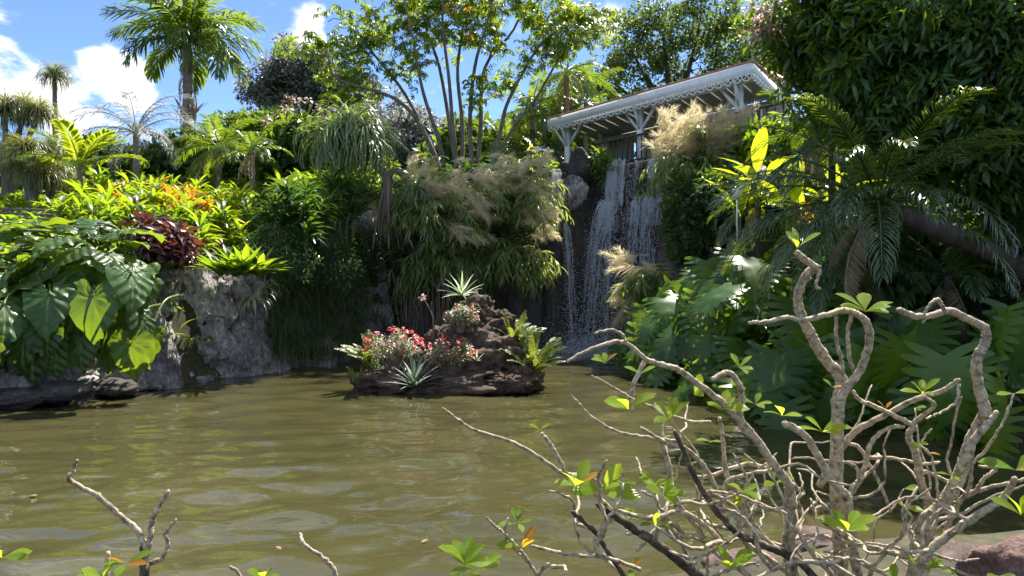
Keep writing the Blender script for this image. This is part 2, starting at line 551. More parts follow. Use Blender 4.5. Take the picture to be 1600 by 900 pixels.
# foliage, colours as in nature (the light makes them bright)
M['lf_mango'] = leaf_mat("mango_leaf", [(0.024, 0.068, 0.019), (0.047, 0.115, 0.027), (0.068, 0.135, 0.027)], [(0.12, 0.22, 0.012), (0.36, 0.46, 0.02)], 0.42, 0.33, 0.5)
M['lf_far'] = leaf_mat("broad_tree_leaf", [(0.03, 0.065, 0.02), (0.06, 0.11, 0.03), (0.09, 0.13, 0.035)], [(0.12, 0.2, 0.02), (0.26, 0.34, 0.04)], 0.48, 0.42, 0.4)
M['lf_grey'] = leaf_mat("grey_green_tree_leaf", [(0.05, 0.065, 0.04), (0.085, 0.10, 0.065), (0.12, 0.13, 0.09)], [(0.10, 0.13, 0.04)], 0.25, 0.45, 0.5)
M['lf_octo'] = leaf_mat("umbrella_tree_leaf", [(0.035, 0.09, 0.016), (0.06, 0.14, 0.02), (0.11, 0.19, 0.02)], [(0.2, 0.36, 0.012), (0.52, 0.6, 0.015)], 0.46, 0.33, 0.5, accent=(0.3, 0.16, 0.02), accent_p=0.015)
M['lf_palm'] = leaf_mat("palm_leaf", [(0.03, 0.075, 0.015), (0.06, 0.12, 0.025), (0.09, 0.15, 0.03)], [(0.2, 0.34, 0.02), (0.36, 0.44, 0.03)], 0.48, 0.3, 0.6)
M['lf_palm_bright'] = leaf_mat("bright_palm_leaf", [(0.07, 0.15, 0.015), (0.12, 0.2, 0.025)], [(0.4, 0.55, 0.02), (0.6, 0.62, 0.03)], 0.5, 0.33, 0.5)
M['lf_palm_grey'] = leaf_mat("grey_palm_leaf", [(0.055, 0.08, 0.04), (0.10, 0.12, 0.07)], [(0.16, 0.2, 0.08)], 0.3, 0.5, 0.3)
M['lf_palm_dark'] = leaf_mat("dark_glossy_palm_leaf", [(0.026, 0.058, 0.023), (0.046, 0.091, 0.033)], [(0.18, 0.3, 0.015), (0.36, 0.44, 0.02)], 0.35, 0.27, 0.8)
M['lf_pony'] = leaf_mat("ponytail_leaf", [(0.09, 0.125, 0.05), (0.14, 0.165, 0.07)], [(0.3, 0.34, 0.08), (0.42, 0.4, 0.1)], 0.4, 0.4, 0.4)
M['lf_pand'] = leaf_mat("screwpine_leaf", [(0.10, 0.16, 0.085), (0.15, 0.21, 0.12), (0.2, 0.23, 0.11)], [(0.3, 0.42, 0.1), (0.45, 0.52, 0.12)], 0.42, 0.35, 0.6)
M['lf_tiger'] = leaf_mat("tiger_grass_leaf", [(0.07, 0.12, 0.05), (0.12, 0.18, 0.065), (0.22, 0.25, 0.09)], [(0.3, 0.42, 0.08), (0.6, 0.64, 0.13)], 0.5, 0.33, 0.55)
M['plume'] = leaf_mat("tan_plume", [(0.66, 0.56, 0.36), (0.74, 0.66, 0.46), (0.6, 0.53, 0.32)], [(0.85, 0.74, 0.46), (0.88, 0.8, 0.55)], 0.55, 0.6, 0.2)
M['cane'] = leaf_mat("green_cane", [(0.11, 0.14, 0.05), (0.2, 0.19, 0.09)], [(0.1, 0.1, 0.03)], 0.05, 0.5, 0.4)
M['root'] = leaf_mat("tan_root", [(0.16, 0.125, 0.085), (0.26, 0.21, 0.15)], [(0.1, 0.08, 0.05)], 0.05, 0.7, 0.2)
M['lf_ti_y'] = leaf_mat("yellow_green_ti_leaf", [(0.06, 0.14, 0.015), (0.11, 0.19, 0.02), (0.17, 0.22, 0.025)], [(0.3, 0.5, 0.012), (0.52, 0.62, 0.02)], 0.48, 0.32, 0.5, accent=(0.3, 0.2, 0.03), accent_p=0.04)
M['lf_ti_o'] = leaf_mat("orange_yellow_croton_leaf", [(0.22, 0.17, 0.015), (0.3, 0.14, 0.02), (0.12, 0.15, 0.02)], [(0.75, 0.5, 0.02), (0.7, 0.32, 0.03)], 0.45, 0.32, 0.5)
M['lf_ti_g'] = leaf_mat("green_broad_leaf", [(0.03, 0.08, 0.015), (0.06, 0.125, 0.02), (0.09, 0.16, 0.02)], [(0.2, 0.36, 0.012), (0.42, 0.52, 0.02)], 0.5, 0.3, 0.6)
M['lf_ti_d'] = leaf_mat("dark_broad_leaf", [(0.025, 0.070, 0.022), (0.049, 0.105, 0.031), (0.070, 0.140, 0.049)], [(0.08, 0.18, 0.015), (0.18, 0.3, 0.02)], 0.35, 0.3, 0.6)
M['lf_red'] = leaf_mat("purple_red_leaf", [(0.05, 0.025, 0.03), (0.08, 0.025, 0.035), (0.13, 0.04, 0.035), (0.06, 0.06, 0.035)], [(0.16, 0.025, 0.03), (0.26, 0.08, 0.04)], 0.3, 0.33, 0.6)
M['lf_ear'] = leaf_mat("elephant_ear_leaf", [(0.03, 0.075, 0.022), (0.045, 0.10, 0.025), (0.07, 0.14, 0.03)], [(0.26, 0.42, 0.012), (0.4, 0.52, 0.02)], 0.36, 0.42, 0.45, vein=(0.16, 0.24, 0.08), vfreq=40.0, mottled=0.7)
M['lf_mon'] = leaf_mat("monstera_leaf", [(0.025, 0.07, 0.016), (0.045, 0.11, 0.02), (0.09, 0.18, 0.028)], [(0.26, 0.46, 0.012), (0.55, 0.7, 0.02)], 0.42, 0.36, 0.45, vein=(0.09, 0.16, 0.04), vfreq=0, mottled=0.5)
M['lf_banana'] = leaf_mat("heliconia_leaf", [(0.05, 0.11, 0.015), (0.08, 0.15, 0.02)], [(0.45, 0.6, 0.015), (0.62, 0.66, 0.02)], 0.55, 0.33, 0.5, vein=(0.12, 0.18, 0.04))
M['lf_plum'] = leaf_mat("plumeria_leaf", [(0.15, 0.28, 0.02), (0.2, 0.34, 0.03), (0.25, 0.36, 0.04)], [(0.62, 0.86, 0.03), (0.78, 0.9, 0.06)], 0.55, 0.3, 0.5, vein=(0.2, 0.27, 0.07))
M['lf_plum_o'] = leaf_mat("withering_orange_plumeria_leaf", [(0.42, 0.17, 0.015), (0.45, 0.26, 0.03)], [(0.8, 0.36, 0.02), (0.8, 0.5, 0.04)], 0.45, 0.35, 0.4, vein=(0.5, 0.35, 0.1))
M['lf_fern'] = leaf_mat("sword_fern_leaf", [(0.09, 0.14, 0.03), (0.14, 0.19, 0.04)], [(0.4, 0.48, 0.05), (0.5, 0.52, 0.08)], 0.45, 0.4, 0.4)
M['lf_agave'] = leaf_mat("blue_green_agave_leaf", [(0.06, 0.12, 0.09), (0.10, 0.16, 0.10)], [(0.12, 0.24, 0.06)], 0.2, 0.35, 0.5)
M['lf_aloe'] = leaf_mat("bright_agave_leaf", [(0.09, 0.2, 0.03), (0.13, 0.25, 0.04)], [(0.35, 0.55, 0.03)], 0.4, 0.5, 0.3)
M['lf_spider'] = leaf_mat("cream_striped_strap_leaf", [(0.22, 0.25, 0.14), (0.36, 0.36, 0.24), (0.12, 0.17, 0.07)], [(0.4, 0.44, 0.16)], 0.35, 0.4, 0.4)
M['lf_grass'] = leaf_mat("hanging_grass_blade", [(0.051, 0.093, 0.031), (0.085, 0.136, 0.037), (0.136, 0.170, 0.060)], [(0.1, 0.17, 0.02), (0.2, 0.25, 0.04)], 0.35, 0.5, 0.3)
M['lf_eup'] = leaf_mat("crown_of_thorns_leaf", [(0.12, 0.14, 0.05), (0.2, 0.2, 0.08), (0.26, 0.24, 0.13)], [(0.4, 0.42, 0.1)], 0.4, 0.45, 0.4)
M['flower'] = leaf_mat("red_flower", [(0.6, 0.012, 0.012), (0.7, 0.025, 0.02), (0.6, 0.06, 0.04)], [(0.8, 0.03, 0.02)], 0.35, 0.6, 0.2)
M['flower_pale'] = leaf_mat("pale_pink_flower", [(0.5, 0.25, 0.2), (0.6, 0.4, 0.33)], [(0.6, 0.3, 0.25)], 0.3, 0.5, 0.3)

# ================================================================== terrain
# waterline: x, y, height of the bank's edge, width of its rise, height far behind, distance over which that is reached
SHORE = [(-16, 3.0, .55, 1.5, .7, 8), (-13.5, 8, 1.4, 1.5, 4, 12), (-11.5, 11.5, 1.9, 1.3, 5.2, 14), (-9.3, 13.4, 2.0, 1.1, 5.6, 14), (-7.8, 16.0, 2.55, 1.0, 5.8, 14),
         (-6.4, 19.2, 2.8, 1.3, 5.8, 13), (-5.2, 22.0, 3.4, 1.8, 6.2, 10), (-3.5, 23.6, 5.0, 1.8, 7.2, 8), (-1.0, 24.6, 6.1, 1.6, 7.2, 8), (1.2, 25.6, 6.4, 1.3, 6.9, 8),
         (2.6, 26.2, 6.45, 1.2, 6.7, 8), (4.8, 25.6, 6.45, 1.3, 6.7, 8), (5.6, 23.6, 5.6, 1.8, 6.8, 6), (5.0, 21.0, 3.4, 2.4, 6.6, 6), (4.7, 18.0, 2.2, 2.6, 6.0, 7),
         (4.8, 15.0, 1.7, 2.6, 5.0, 8), (5.6, 12.0, 1.5, 2.6, 4.0, 8), (8.2, 9.6, 1.4, 2.4, 3.0, 8), (10.5, 7.6, 1.2, 2, 2.0, 8), (8, 6.0, .8, 1.5, .9, 8),
         (4.5, 6.2, .62, 1.1, .7, 6), (2.2, 5.8, .6, 1.0, .6, 6), (0, 5.0, .55, 1.0, .55, 6), (-4, 4.2, .55, 1.0, .55, 6), (-10, 3.2, .55, 1.0, .6, 6)]
SH = np.array(SHORE)


def terrain_h(x, y):
    x = np.atleast_1d(np.asarray(x, float)); y = np.atleast_1d(np.asarray(y, float))
    best = np.full(x.shape, 1e9); prop = np.zeros(x.shape + (4,)); inside = np.zeros(x.shape, bool)
    n = len(SH)
    for i in range(n):
        a, b = SH[i], SH[(i + 1) % n]
        ex, ey = b[0] - a[0], b[1] - a[1]
        t = np.clip(((x - a[0]) * ex + (y - a[1]) * ey) / (ex * ex + ey * ey), 0, 1)
        d = np.hypot(x - a[0] - t * ex, y - a[1] - t * ey)
        w = d < best
        best = np.where(w, d, best)
        prop = np.where(w[..., None], a[2:] + (b[2:] - a[2:]) * t[..., None], prop)
        cr = ((a[1] > y) != (b[1] > y)) & (x < ex * (y - a[1]) / (ey if abs(ey) > 1e-9 else 1e-9) + a[0])
        inside ^= cr
    H, W, HF, D = (prop[..., k] for k in range(4))
    s = np.clip(best / W, 0, 1); s = s * s * (3 - 2 * s)
    h = H * s + (HF - H) * (1 - np.exp(-best / D)) * s
    h = h + 0.10 * np.sin(x * 0.9 + 1.3 * np.sin(y * .6)) * np.sin(y * 0.8 + .4) * np.clip(best - .5, 0, 1) * np.clip((y - 3) / 6, 0.15, 1)
    return np.where(inside, -0.9 * np.clip(best / 0.8, 0, 1) - 0.05, h - 0.05)


def gz(x, y):
    return float(terrain_h(x, y)[0])


gx = np.concatenate([-np.geomspace(600, 22, 14), np.arange(-21, 21.01, 0.33), np.geomspace(22, 600, 14)])
gy = np.concatenate([-np.geomspace(600, 6, 12), np.arange(-5, 46.01, 0.33), np.geomspace(47, 900, 16)])
X, Y = np.meshgrid(gx, gy)
Z = terrain_h(X.ravel(), Y.ravel())
nx, ny = len(gx), len(gy)
idx = np.arange(nx * ny).reshape(ny, nx)
a, b, c, d = idx[:-1, :-1].ravel(), idx[:-1, 1:].ravel(), idx[1:, 1:].ravel(), idx[1:, :-1].ravel()
T = np.concatenate([np.stack([a, b, c], 1), np.stack([a, c, d], 1)])
tag(part("ground", mesh("ground", (np.stack([X.ravel(), Y.ravel(), Z], 1), T), M['ground'])), kind="structure")


def rock_strip(name, pts, mat, seed, amp, res=0.11, lean=0.75, ledge=None, zmin=-0.5, blocky=0.5, vs=0.5):
    """a rock face that follows a piece of the waterline; pts = rows of SHORE"""
    p = np.array(pts, float)
    L = np.concatenate([[0], np.cumsum(np.hypot(np.diff(p[:, 0]), np.diff(p[:, 1])))])
    ns = int(L[-1] / res)
    s = np.linspace(0, L[-1], ns)
    x, y, H, W = (np.interp(s, L, p[:, k]) for k in range(4))
    k = 9
    ker = np.ones(k) / k
    xs = np.convolve(np.pad(x, k // 2, mode='edge'), ker, 'valid'); ys = np.convolve(np.pad(y, k // 2, mode='edge'), ker, 'valid')
    tx, ty = np.gradient(xs), np.gradient(ys)
    l = np.hypot(tx, ty); ox, oy = -ty / l, tx / l          # pointing away from the water (shore runs clockwise)
    nt = int((H.max() - zmin) / res) + 5
    V = np.zeros((nt + 4, ns, 3))
    for j in range(nt + 4):
        for i in range(ns):
            if j < nt:
                f = j / (nt - 1)
                z = zmin + (H[i] - zmin) * f
                off = W[i] * max(0, z / H[i]) * lean - 0.12
            else:
                z = H[i] + 0.03 * (j - nt); off = W[i] * lean - 0.12 + 0.28 * (j - nt + 1)
            q = Vector((xs[i] * 1.0, ys[i] * 1.0, z * vs)) + Vector((seed * 7.1, seed * 3.3, 0))
            nz = noise.fractal(q * 0.8, 1.0, 2.0, 3) * 0.75 + noise.fractal(q * 2.2, 0.8, 2.1, 6) * 0.36 + 0.22 * abs(noise.noise(q * 1.7 + Vector((9, 3, 1))))
            cell = noise.cell(Vector((q.x * 2.0 + nz, q.y * 2.0, q.z * 4.0 + nz)))
            dd = amp * (nz + blocky * 0.30 * (cell - 0.5))
            if ledge is not None:
                dd += ledge(xs[i], z)
            fade = 1.0 if j < nt else max(0.0, 1 - (j - nt + 1) / 4)
            V[j, i] = (xs[i] + ox[i] * (off - dd * fade), ys[i] + oy[i] * (off - dd * fade), z + (0.25 * amp * nz if j >= nt - 3 else 0))
    idx = np.arange((nt + 4) * ns).reshape(nt + 4, ns)
    a, b, c, d = idx[:-1, :-1].ravel(), idx[:-1, 1:].ravel(), idx[1:, 1:].ravel(), idx[1:, :-1].ravel()
    T = np.concatenate([np.stack([a, c, b], 1), np.stack([a, d, c], 1)])
    o = part(name, mesh(name, (V.reshape(-1, 3), T), mat))
    return tag(o, kind="structure")


rock_strip("rocky_bank", SHORE[1:8], M['rock_grey'], 1, 0.45, res=0.085, blocky=1.1)


def fall_ledge(x, z):
    w = max(0.0, min(1.0, (x - 2.3) / 0.5)) * max(0.0, min(1.0, (6.0 - x) / 0.5))
    t = max(0.0, min(1.0, (5.05 - z) / 0.35))
    return w * t * (0.55 + 0.12 * math.sin(x * 5))


rock_strip("waterfall_cliff", SHORE[7:14], M['rock_wet'], 2, 0.5, res=0.12, ledge=fall_ledge, vs=0.3)

# ------------------------------------------------------------------ pond
wx, wy = np.linspace(-17, 12, 330), np.linspace(2.5, 27.5, 560)
X, Y = np.meshgrid(wx, wy)
Zw = np.zeros_like(X)
r_ = np.random.default_rng(5)
for k in range(26):
    lam = r_.uniform(0.36, 1.6)
    ang = r_.normal(math.pi / 2, 0.5)
    kx, ky = math.cos(ang) * 2 * math.pi / lam, math.sin(ang) * 2 * math.pi / lam
    mod = 0.5 + 0.5 * np.sin(X * r_.uniform(.2, .7) + Y * r_.uniform(.2, .7) + r_.uniform(0, 6))
    wob = 0.6 * np.sin(X * r_.uniform(.4, 1.1) + r_.uniform(0, 6)) + 0.5 * np.sin(Y * r_.uniform(.4, 1.1) + r_.uniform(0, 6))
    Zw += 0.0054 * lam ** 1.1 * mod * np.sin(kx * X + ky * Y + r_.uniform(0, 6) + wob)
for k in range(16):      # small ripples running in from the falls
    lam = r_.uniform(0.22, 0.42)
    ang = r_.normal(math.pi / 2, 0.22)
    kx, ky = math.cos(ang) * 2 * math.pi / lam, math.sin(ang) * 2 * math.pi / lam
    mod = np.clip(0.4 + 0.8 * np.sin(X * r_.uniform(.3, .9) + Y * r_.uniform(.2, .6) + r_.uniform(0, 6)), 0, 1.2)
    wob = 0.9 * np.sin(X * r_.uniform(.5, 1.5) + r_.uniform(0, 6)) + 0.5 * np.sin(Y * r_.uniform(.4, 1.1) + r_.uniform(0, 6))
    Zw += 0.00075 * mod * np.clip((Y - 6) / 6, .25, 1) * np.sin(kx * X + ky * Y + r_.uniform(0, 6) + wob)
for k in range(7):       # rings where fish and drops break the surface
    cx, cy_ = [(-3.6, 7.2), (-.7, 6.6), (.6, 7.3), (-2.2, 9.6), (-4.8, 8.4), (-1.2, 8.4), (1.9, 8.8)][k]
    rr = np.hypot(X - cx, Y - cy_)
    Zw += 0.005 * np.sin(rr * 22) * np.exp(-rr / 0.35)
Zw *= 1 + 0.7 * np.clip((10.5 - Y) / 4, 0, 1)
idx = np.arange(X.size).reshape(X.shape)
a, b, c, d = idx[:-1, :-1].ravel(), idx[:-1, 1:].ravel(), idx[1:, 1:].ravel(), idx[1:, :-1].ravel()
T = np.concatenate([np.stack([a, b, c], 1), np.stack([a, c, d], 1)])
m, N, Lk, out = new_mat("murky_pond_water")
pr = N.new("ShaderNodeBsdfPrincipled")
tc = N.new("ShaderNodeTexCoord")
nz = N.new("ShaderNodeTexNoise"); nz.inputs["Scale"].default_value = 0.45; nz.inputs["Detail"].default_value = 3
Lk.new(tc.outputs["Object"], nz.inputs["Vector"])
Lk.new(ramp(N, Lk, nz.outputs["Fac"], [(0.35, (0.044, 0.042, 0.017)), (0.6, (0.056, 0.052, 0.021)), (0.75, (0.070, 0.061, 0.026))]), pr.inputs["Base Color"])
pr.inputs["Roughness"].default_value = 0.015
pr.inputs["IOR"].default_value = 1.333
mp = N.new("ShaderNodeMapping"); mp.inputs["Scale"].default_value = (0.38, 1.0, 1.0)
Lk.new(tc.outputs["Object"], mp.inputs[0])
n2 = N.new("ShaderNodeTexNoise"); n2.inputs["Scale"].default_value = 7.5; n2.inputs["Detail"].default_value = 3; n2.inputs["Distortion"].default_value = 0.8
Lk.new(mp.outputs[0], n2.inputs["Vector"])
bp = N.new("ShaderNodeBump"); bp.inputs["Strength"].default_value = 0.10; bp.inputs["Distance"].default_value = 0.05
Lk.new(n2.outputs["Fac"], bp.inputs["Height"]); Lk.new(bp.outputs[0], pr.inputs["Normal"])
Lk.new(pr.outputs[0], out.inputs[0])
M['water'] = m
tag(part("water", mesh("water", (np.stack([X.ravel(), Y.ravel(), Zw.ravel()], 1), T), m)), kind="structure")

# ================================================================== rocks
def rock_geo(rad, seed, sub=4, amp=0.28, scale=1.2, pit=0.0):
    bm = bmesh.new()
    bmesh.ops.create_icosphere(bm, subdivisions=sub, radius=1.0)
    off = Vector((seed * 5.13, seed * 2.71, seed * 1.37))
    V = []
    for v in bm.verts:
        n = v.co.normalized()
        f = 1 + amp * noise.fractal(n * scale + off, 1.0, 2.0, 4)
        f += pit * noise.fractal(n * scale * 5 + off, 0.9, 2.1, 4)
        f += amp * 0.35 * (noise.cell(n * scale * 1.7 + off) - 0.5)
        V.append((n.x * f * rad[0], n.y * f * rad[1], n.z * f * rad[2]))
    bm.verts.ensure_lookup_table()
    T = [[v.index for v in f.verts] for f in bm.faces]
    bm.free()
    return np.array(V), np.array(T), None


def rock(name, label, center, rad, seed, mat, sub=4, amp=0.28, rz=0.0, parent=None, cat="rock", pit=0.05, scale=1.2):
    o = part(name, mesh(name, rock_geo(rad, seed, sub, amp, scale, pit), mat), parent, loc=center)
    o.rotation_euler = (0, 0, rz)
    if parent is None:
        tag(o, label, cat)
    return o


rock("boulder", "black rounded boulder standing at the lip beside the waterfall", P(904, 268, 26.3), (0.55, 0.5, 0.72), 3, M['rock_dark'], amp=0.3)
rock("boulder", "low dark boulder half hidden by grass plumes by the thin side stream", P(838, 250, 26.6), (0.5, 0.5, 0.55), 4, M['rock_dark'], amp=0.3)
rock("ledge_rock", "pale streaked rock hanging under the black boulder at the falls", P(897, 303, 25.7), (0.42, 0.4, 0.62), 8, M['rock_grey'], amp=0.35)
rock("shore_boulder", "reddish boulder at the bottom corner beside the dark water", P(1668, 940, 3.9), (0.5, 0.45, 0.36), 5, M['rock_red'], sub=5, amp=0.22)
for (px, py, Y_, rad, sd, lab) in [(1285, 868, 5.6, (0.34, 0.3, 0.16), 6, "brown rock at the water's edge behind the thickest plumeria stems"),
                                   (1190, 900, 5.4, (0.4, 0.35, 0.16), 7, "low brown rock on the shore below the plumeria's dark trunk"),
                                   (1390, 900, 5.4, (0.35, 0.4, 0.14), 9, "brown rock on the shore under the tall plumeria branches"),
                                   (1500, 930, 4.6, (0.5, 0.4, 0.3), 10, "dark wet rock next to the reddish corner boulder")]:
    rock("shore_rock", lab, P(px, py, Y_), rad, sd, M['rock_shore'], amp=0.3)
for (px, py, Y_, rad, sd, lab) in [(95, 612, 13.9, (0.6, 0.4, 0.22), 21, "dark stone at the waterline under the elephant ear leaves"),
                                   (20, 622, 13.5, (0.6, 0.4, 0.2), 22, "dark stone at the waterline at the picture's edge below the elephant ears"),
                                   (180, 606, 14.9, (0.5, 0.4, 0.2), 23, "dark stone at the waterline where the grey rock face begins")]:
    rock("waterline_stone", lab, P(px, py, Y_), rad, sd, M['rock_dark'], amp=0.3)

# ------------------------------------------------------------------ islet
IS = thing("rock_islet", "brown lava rock islet with flowers in the middle of the pond", "islet", (-1.6, 16.3, 0))
ISL = Vector((-1.6, 16.3, 0))
for (px, py, Y_, rad, sd, pit) in [(700, 600, 16.2, (1.75, 1.05, 0.42), 31, .05), (600, 600, 15.9, (0.66, 0.6, 0.36), 32, .06), (820, 595, 15.9, (0.42, 0.5, 0.36), 33, .09),
                                   (760, 560, 16.3, (0.85, 0.7, 0.62), 34, .1), (735, 520, 16.6, (0.62, 0.6, 0.55), 35, .1), (742, 492, 16.7, (0.46, 0.45, 0.46), 36, .08),
                                   (785, 512, 16.8, (0.34, 0.4, 0.4), 37, .08), (668, 575, 16.2, (0.6, 0.5, 0.4), 38, .09), (690, 540, 16.5, (0.4, 0.4, 0.4), 39, .1), (715, 605, 15.4, (0.5, 0.35, 0.2), 40, .1),
                                   (790, 600, 15.4, (0.55, 0.35, 0.24), 41, .12)]:
    o = part("boulder", mesh("boulder", rock_geo(rad, sd, 5, 0.34, 1.6, pit), M['rock_brown']), IS, loc=P(px, py, Y_) - ISL)


# ================================================================== pavilion
DZ = 6.75
EZ = CAMH + 6.58           # underside of the eaves
A_ = Vector((1.49, 30.1, 0)); B_ = Vector((7.33, 22.5, 0)); C_ = Vector((9.6, 26.0, 0))
u_ = (B_ - A_).normalized(); v_ = (C_ - B_).normalized()
LU, LV = (B_ - A_).length, 4.2
PV = thing("pavilion", "white open pavilion with fretwork eaves above the waterfall", "pavilion", A_ + Vector((0, 0, DZ)))
A0 = A_ + Vector((0, 0, DZ))


def pv(s, t, z):
    """point of the pavilion: s along the front eave from the far corner, t inwards, z absolute height; relative to its Empty"""
    q = A_ + u_ * s + v_ * t
    return Vector((q.x, q.y, z)) - A0


def pvbar(name, a, b, w, h, mat, parent=PV, up=(0, 0, 1)):
    return part(name, mesh(name, bar(a, b, w, h, up), mat, smooth=False), parent)


# roof: low sheet with standing seams, fascia, fretwork
V = [pv(-.05, -.05, EZ + .32), pv(LU + .05, -.05, EZ + .32), pv(LU + .05, LV + 1.4, EZ + .68), pv(-.05, LV + 1.4, EZ + .68)]
V += [v + Vector((0, 0, .05)) for v in V]
roof = part("roof", mesh("roof", (np.array([tuple(v) for v in V]), np.array([(0, 2, 1), (0, 3, 2), (4, 5, 6), (4, 6, 7), (0, 1, 5), (0, 5, 4), (1, 2, 6), (1, 6, 5), (2, 3, 7), (2, 7, 6), (3, 0, 4), (3, 4, 7)]), None), M['roof'], smooth=False), PV)
me = mesh("roof_seam", bar((0, 0, 0), v_ * (LV + 1.43) + Vector((0, 0, .36)), 0.04, 0.04), M['roof'], smooth=False)
for i in range(25):
    part("roof_seam", me, roof, loc=pv(-.0 + i * LU / 24, -.04, EZ + .39))
pvbar("fascia", pv(-.03, 0, EZ + .155), pv(LU + .0, 0, EZ + .155), 0.05, 0.31, M['white'])
pvbar("fascia", pv(LU, .028, EZ + .155), pv(LU, LV, EZ + .155), 0.05, 0.30, M['white'])
# soffit boards and rafters
V = [pv(0.04, .04, EZ + .28), pv(LU - .04, .04, EZ + .28), pv(LU - .04, LV, EZ + .20), pv(0.04, LV, EZ + .20)]
part("soffit", mesh("soffit", (np.array([tuple(v) for v in V]), np.array([(0, 2, 1), (0, 3, 2)]), None), M['soffit'], smooth=False), PV)
for i in range(15):
    s = 0.25 + i * (LU - .5) / 14
    pvbar("rafter", pv(s, .03, EZ + .245), pv(s, LV, EZ + .165), 0.07, 0.035, M['soffit'])
# fretwork unit: rail, scallop ring and spokes
fw = LU / 28
g = [bar((0, 0, 0), (fw, 0, 0), 0.025, 0.05)]
arc = [Vector((fw / 2 + fw * .5 * math.cos(t), 0, -.03 - .17 * abs(math.sin(t)))) for t in np.linspace(math.pi, 2 * math.pi, 7)]
for p, q in zip(arc[:-1], arc[1:]):
    g.append(bar(p, q, 0.036, 0.022, (0, 1, 0)))
for t in (1.3, 1.7):
    g.append(bar((fw / 2, 0, -.01), (fw / 2 + fw * .4 * math.cos(math.pi * t), 0, -.02 - .15 * abs(math.sin(math.pi * t))), 0.034, 0.02, (0, 1, 0)))
me = mesh("fretwork_panel", merge(g), M['white'], smooth=False)
for i in range(28):
    m4 = Matrix.Rotation(math.atan2(u_.y, u_.x), 4, 'Z'); m4.translation = pv(i * fw, -.01, EZ - .015)
    part("fretwork_panel", me, PV, m4)
for i in range(12):
    m4 = Matrix.Rotation(math.atan2(v_.y, v_.x), 4, 'Z'); m4.translation = pv(LU + .01, i * fw + .03, EZ - .015)
    part("fretwork_panel", me, PV, m4)
# posts, beams, braces
BT = EZ + .02            # top of the posts
ft = .62                 # inset of the front post row
pvbar("beam", pv(.35, ft, EZ + .03), pv(LU - .2, ft, EZ + .03), 0.14, 0.2, M['white'])
pvbar("beam", pv(.35, LV - .3, EZ - .02), pv(LU - .2, LV - .3, EZ - .02), 0.12, 0.18, M['white'])
for s in (0.75, LU * .49, LU - .65):
    pvbar("post", pv(s, ft, DZ - .4), pv(s, ft, EZ - .07), 0.2, 0.2, M['white'], up=v_)
    if s > 0.9 or True:
        if s < LU - 1: pvbar("brace", pv(s + .09, ft, EZ - .78), pv(s + .72, ft, EZ - .06), 0.09, 0.09, M['white'])
        if s > 0.0: pvbar("brace", pv(s - .09, ft, EZ - .78), pv(s - .72, ft, EZ - .06), 0.09, 0.09, M['white'])
    pvbar("brace", pv(s, ft - .09, EZ - .78), pv(s, .05, EZ - .02), 0.085, 0.085, M['white'])
for s in (1.0, LU * .5, LU - .9):
    pvbar("post", pv(s, LV - .3, DZ - .3), pv(s, LV - .3, EZ - .11), 0.16, 0.16, M['white'], up=v_)
    pvbar("brace", pv(s - .08, LV - .3, EZ - .8), pv(s - .65, LV - .3, EZ - .1), 0.08, 0.08, M['white'])
    pvbar("brace", pv(s, LV - .39, EZ - .8), pv(s, LV - 1.1, EZ + .08), 0.08, 0.08, M['white'])
# deck and the rooms behind
V = [pv(-.2, .25, DZ), pv(LU + .6, .25, DZ), pv(LU + .6, LV + 3, DZ), pv(-.2, LV + 3, DZ)]
V += [v - Vector((0, 0, .25)) for v in V]
part("deck", mesh("deck", (np.array([tuple(v) for v in V]), np.array([(0, 1, 2), (0, 2, 3), (4, 6, 5), (4, 7, 6), (0, 5, 1), (0, 4, 5), (1, 6, 2), (1, 5, 6), (2, 7, 3), (2, 6, 7), (3, 4, 0), (3, 7, 4)]), None), M['wood_dark'], smooth=False), PV)


def slab(name, s0, s1, t, z0, z1, mat, th=.1):
    return pvbar(name, pv(s0, t, (z0 + z1) / 2), pv(s1, t, (z0 + z1) / 2), th, z1 - z0, mat)


slab("wall", -.1, 2.3, LV + .15, DZ, EZ + .3, M['green_wall'])
slab("back_wall", 2.34, LU, LV + 1.2, DZ, EZ + .45, M['soffit'])
for i in range(7):
    slab("shutter_slat", 2.5, LU * .55, LV + .3 + i * .012, EZ - .1 - i * .085 - .06, EZ - .1 - i * .085, M['soffit'], th=.03)
# awning wing at the near end with a white post
pvbar("awning", pv(LU + .9, 2.9, EZ + .12), pv(LU + 2.4, 1.1, EZ + .25), 1.2, 0.08, M['white'])
pvbar("post", P(1269, 195, 20.5) - A0, P(1269, 121, 20.5) - A0, 0.2, 0.2, M['white'])
# ridge roof of the house, seen past the near corner
q = [P(1180, 101, 25.5), P(1252, 136, 25.5), P(1247, 131, 31), P(1196, 106, 31)]
V = [p - A0 for p in q] + [p - A0 + Vector((0, 0, -.08)) for p in q]
part("end_roof", mesh("end_roof", (np.array([tuple(v) for v in V]), np.array([(0, 1, 2), (0, 2, 3), (4, 6, 5), (4, 7, 6), (0, 5, 1), (0, 4, 5), (1, 6, 2), (1, 5, 6), (2, 7, 3), (2, 6, 7), (3, 4, 0), (3, 7, 4)]), None), M['roof'], smooth=False), PV)


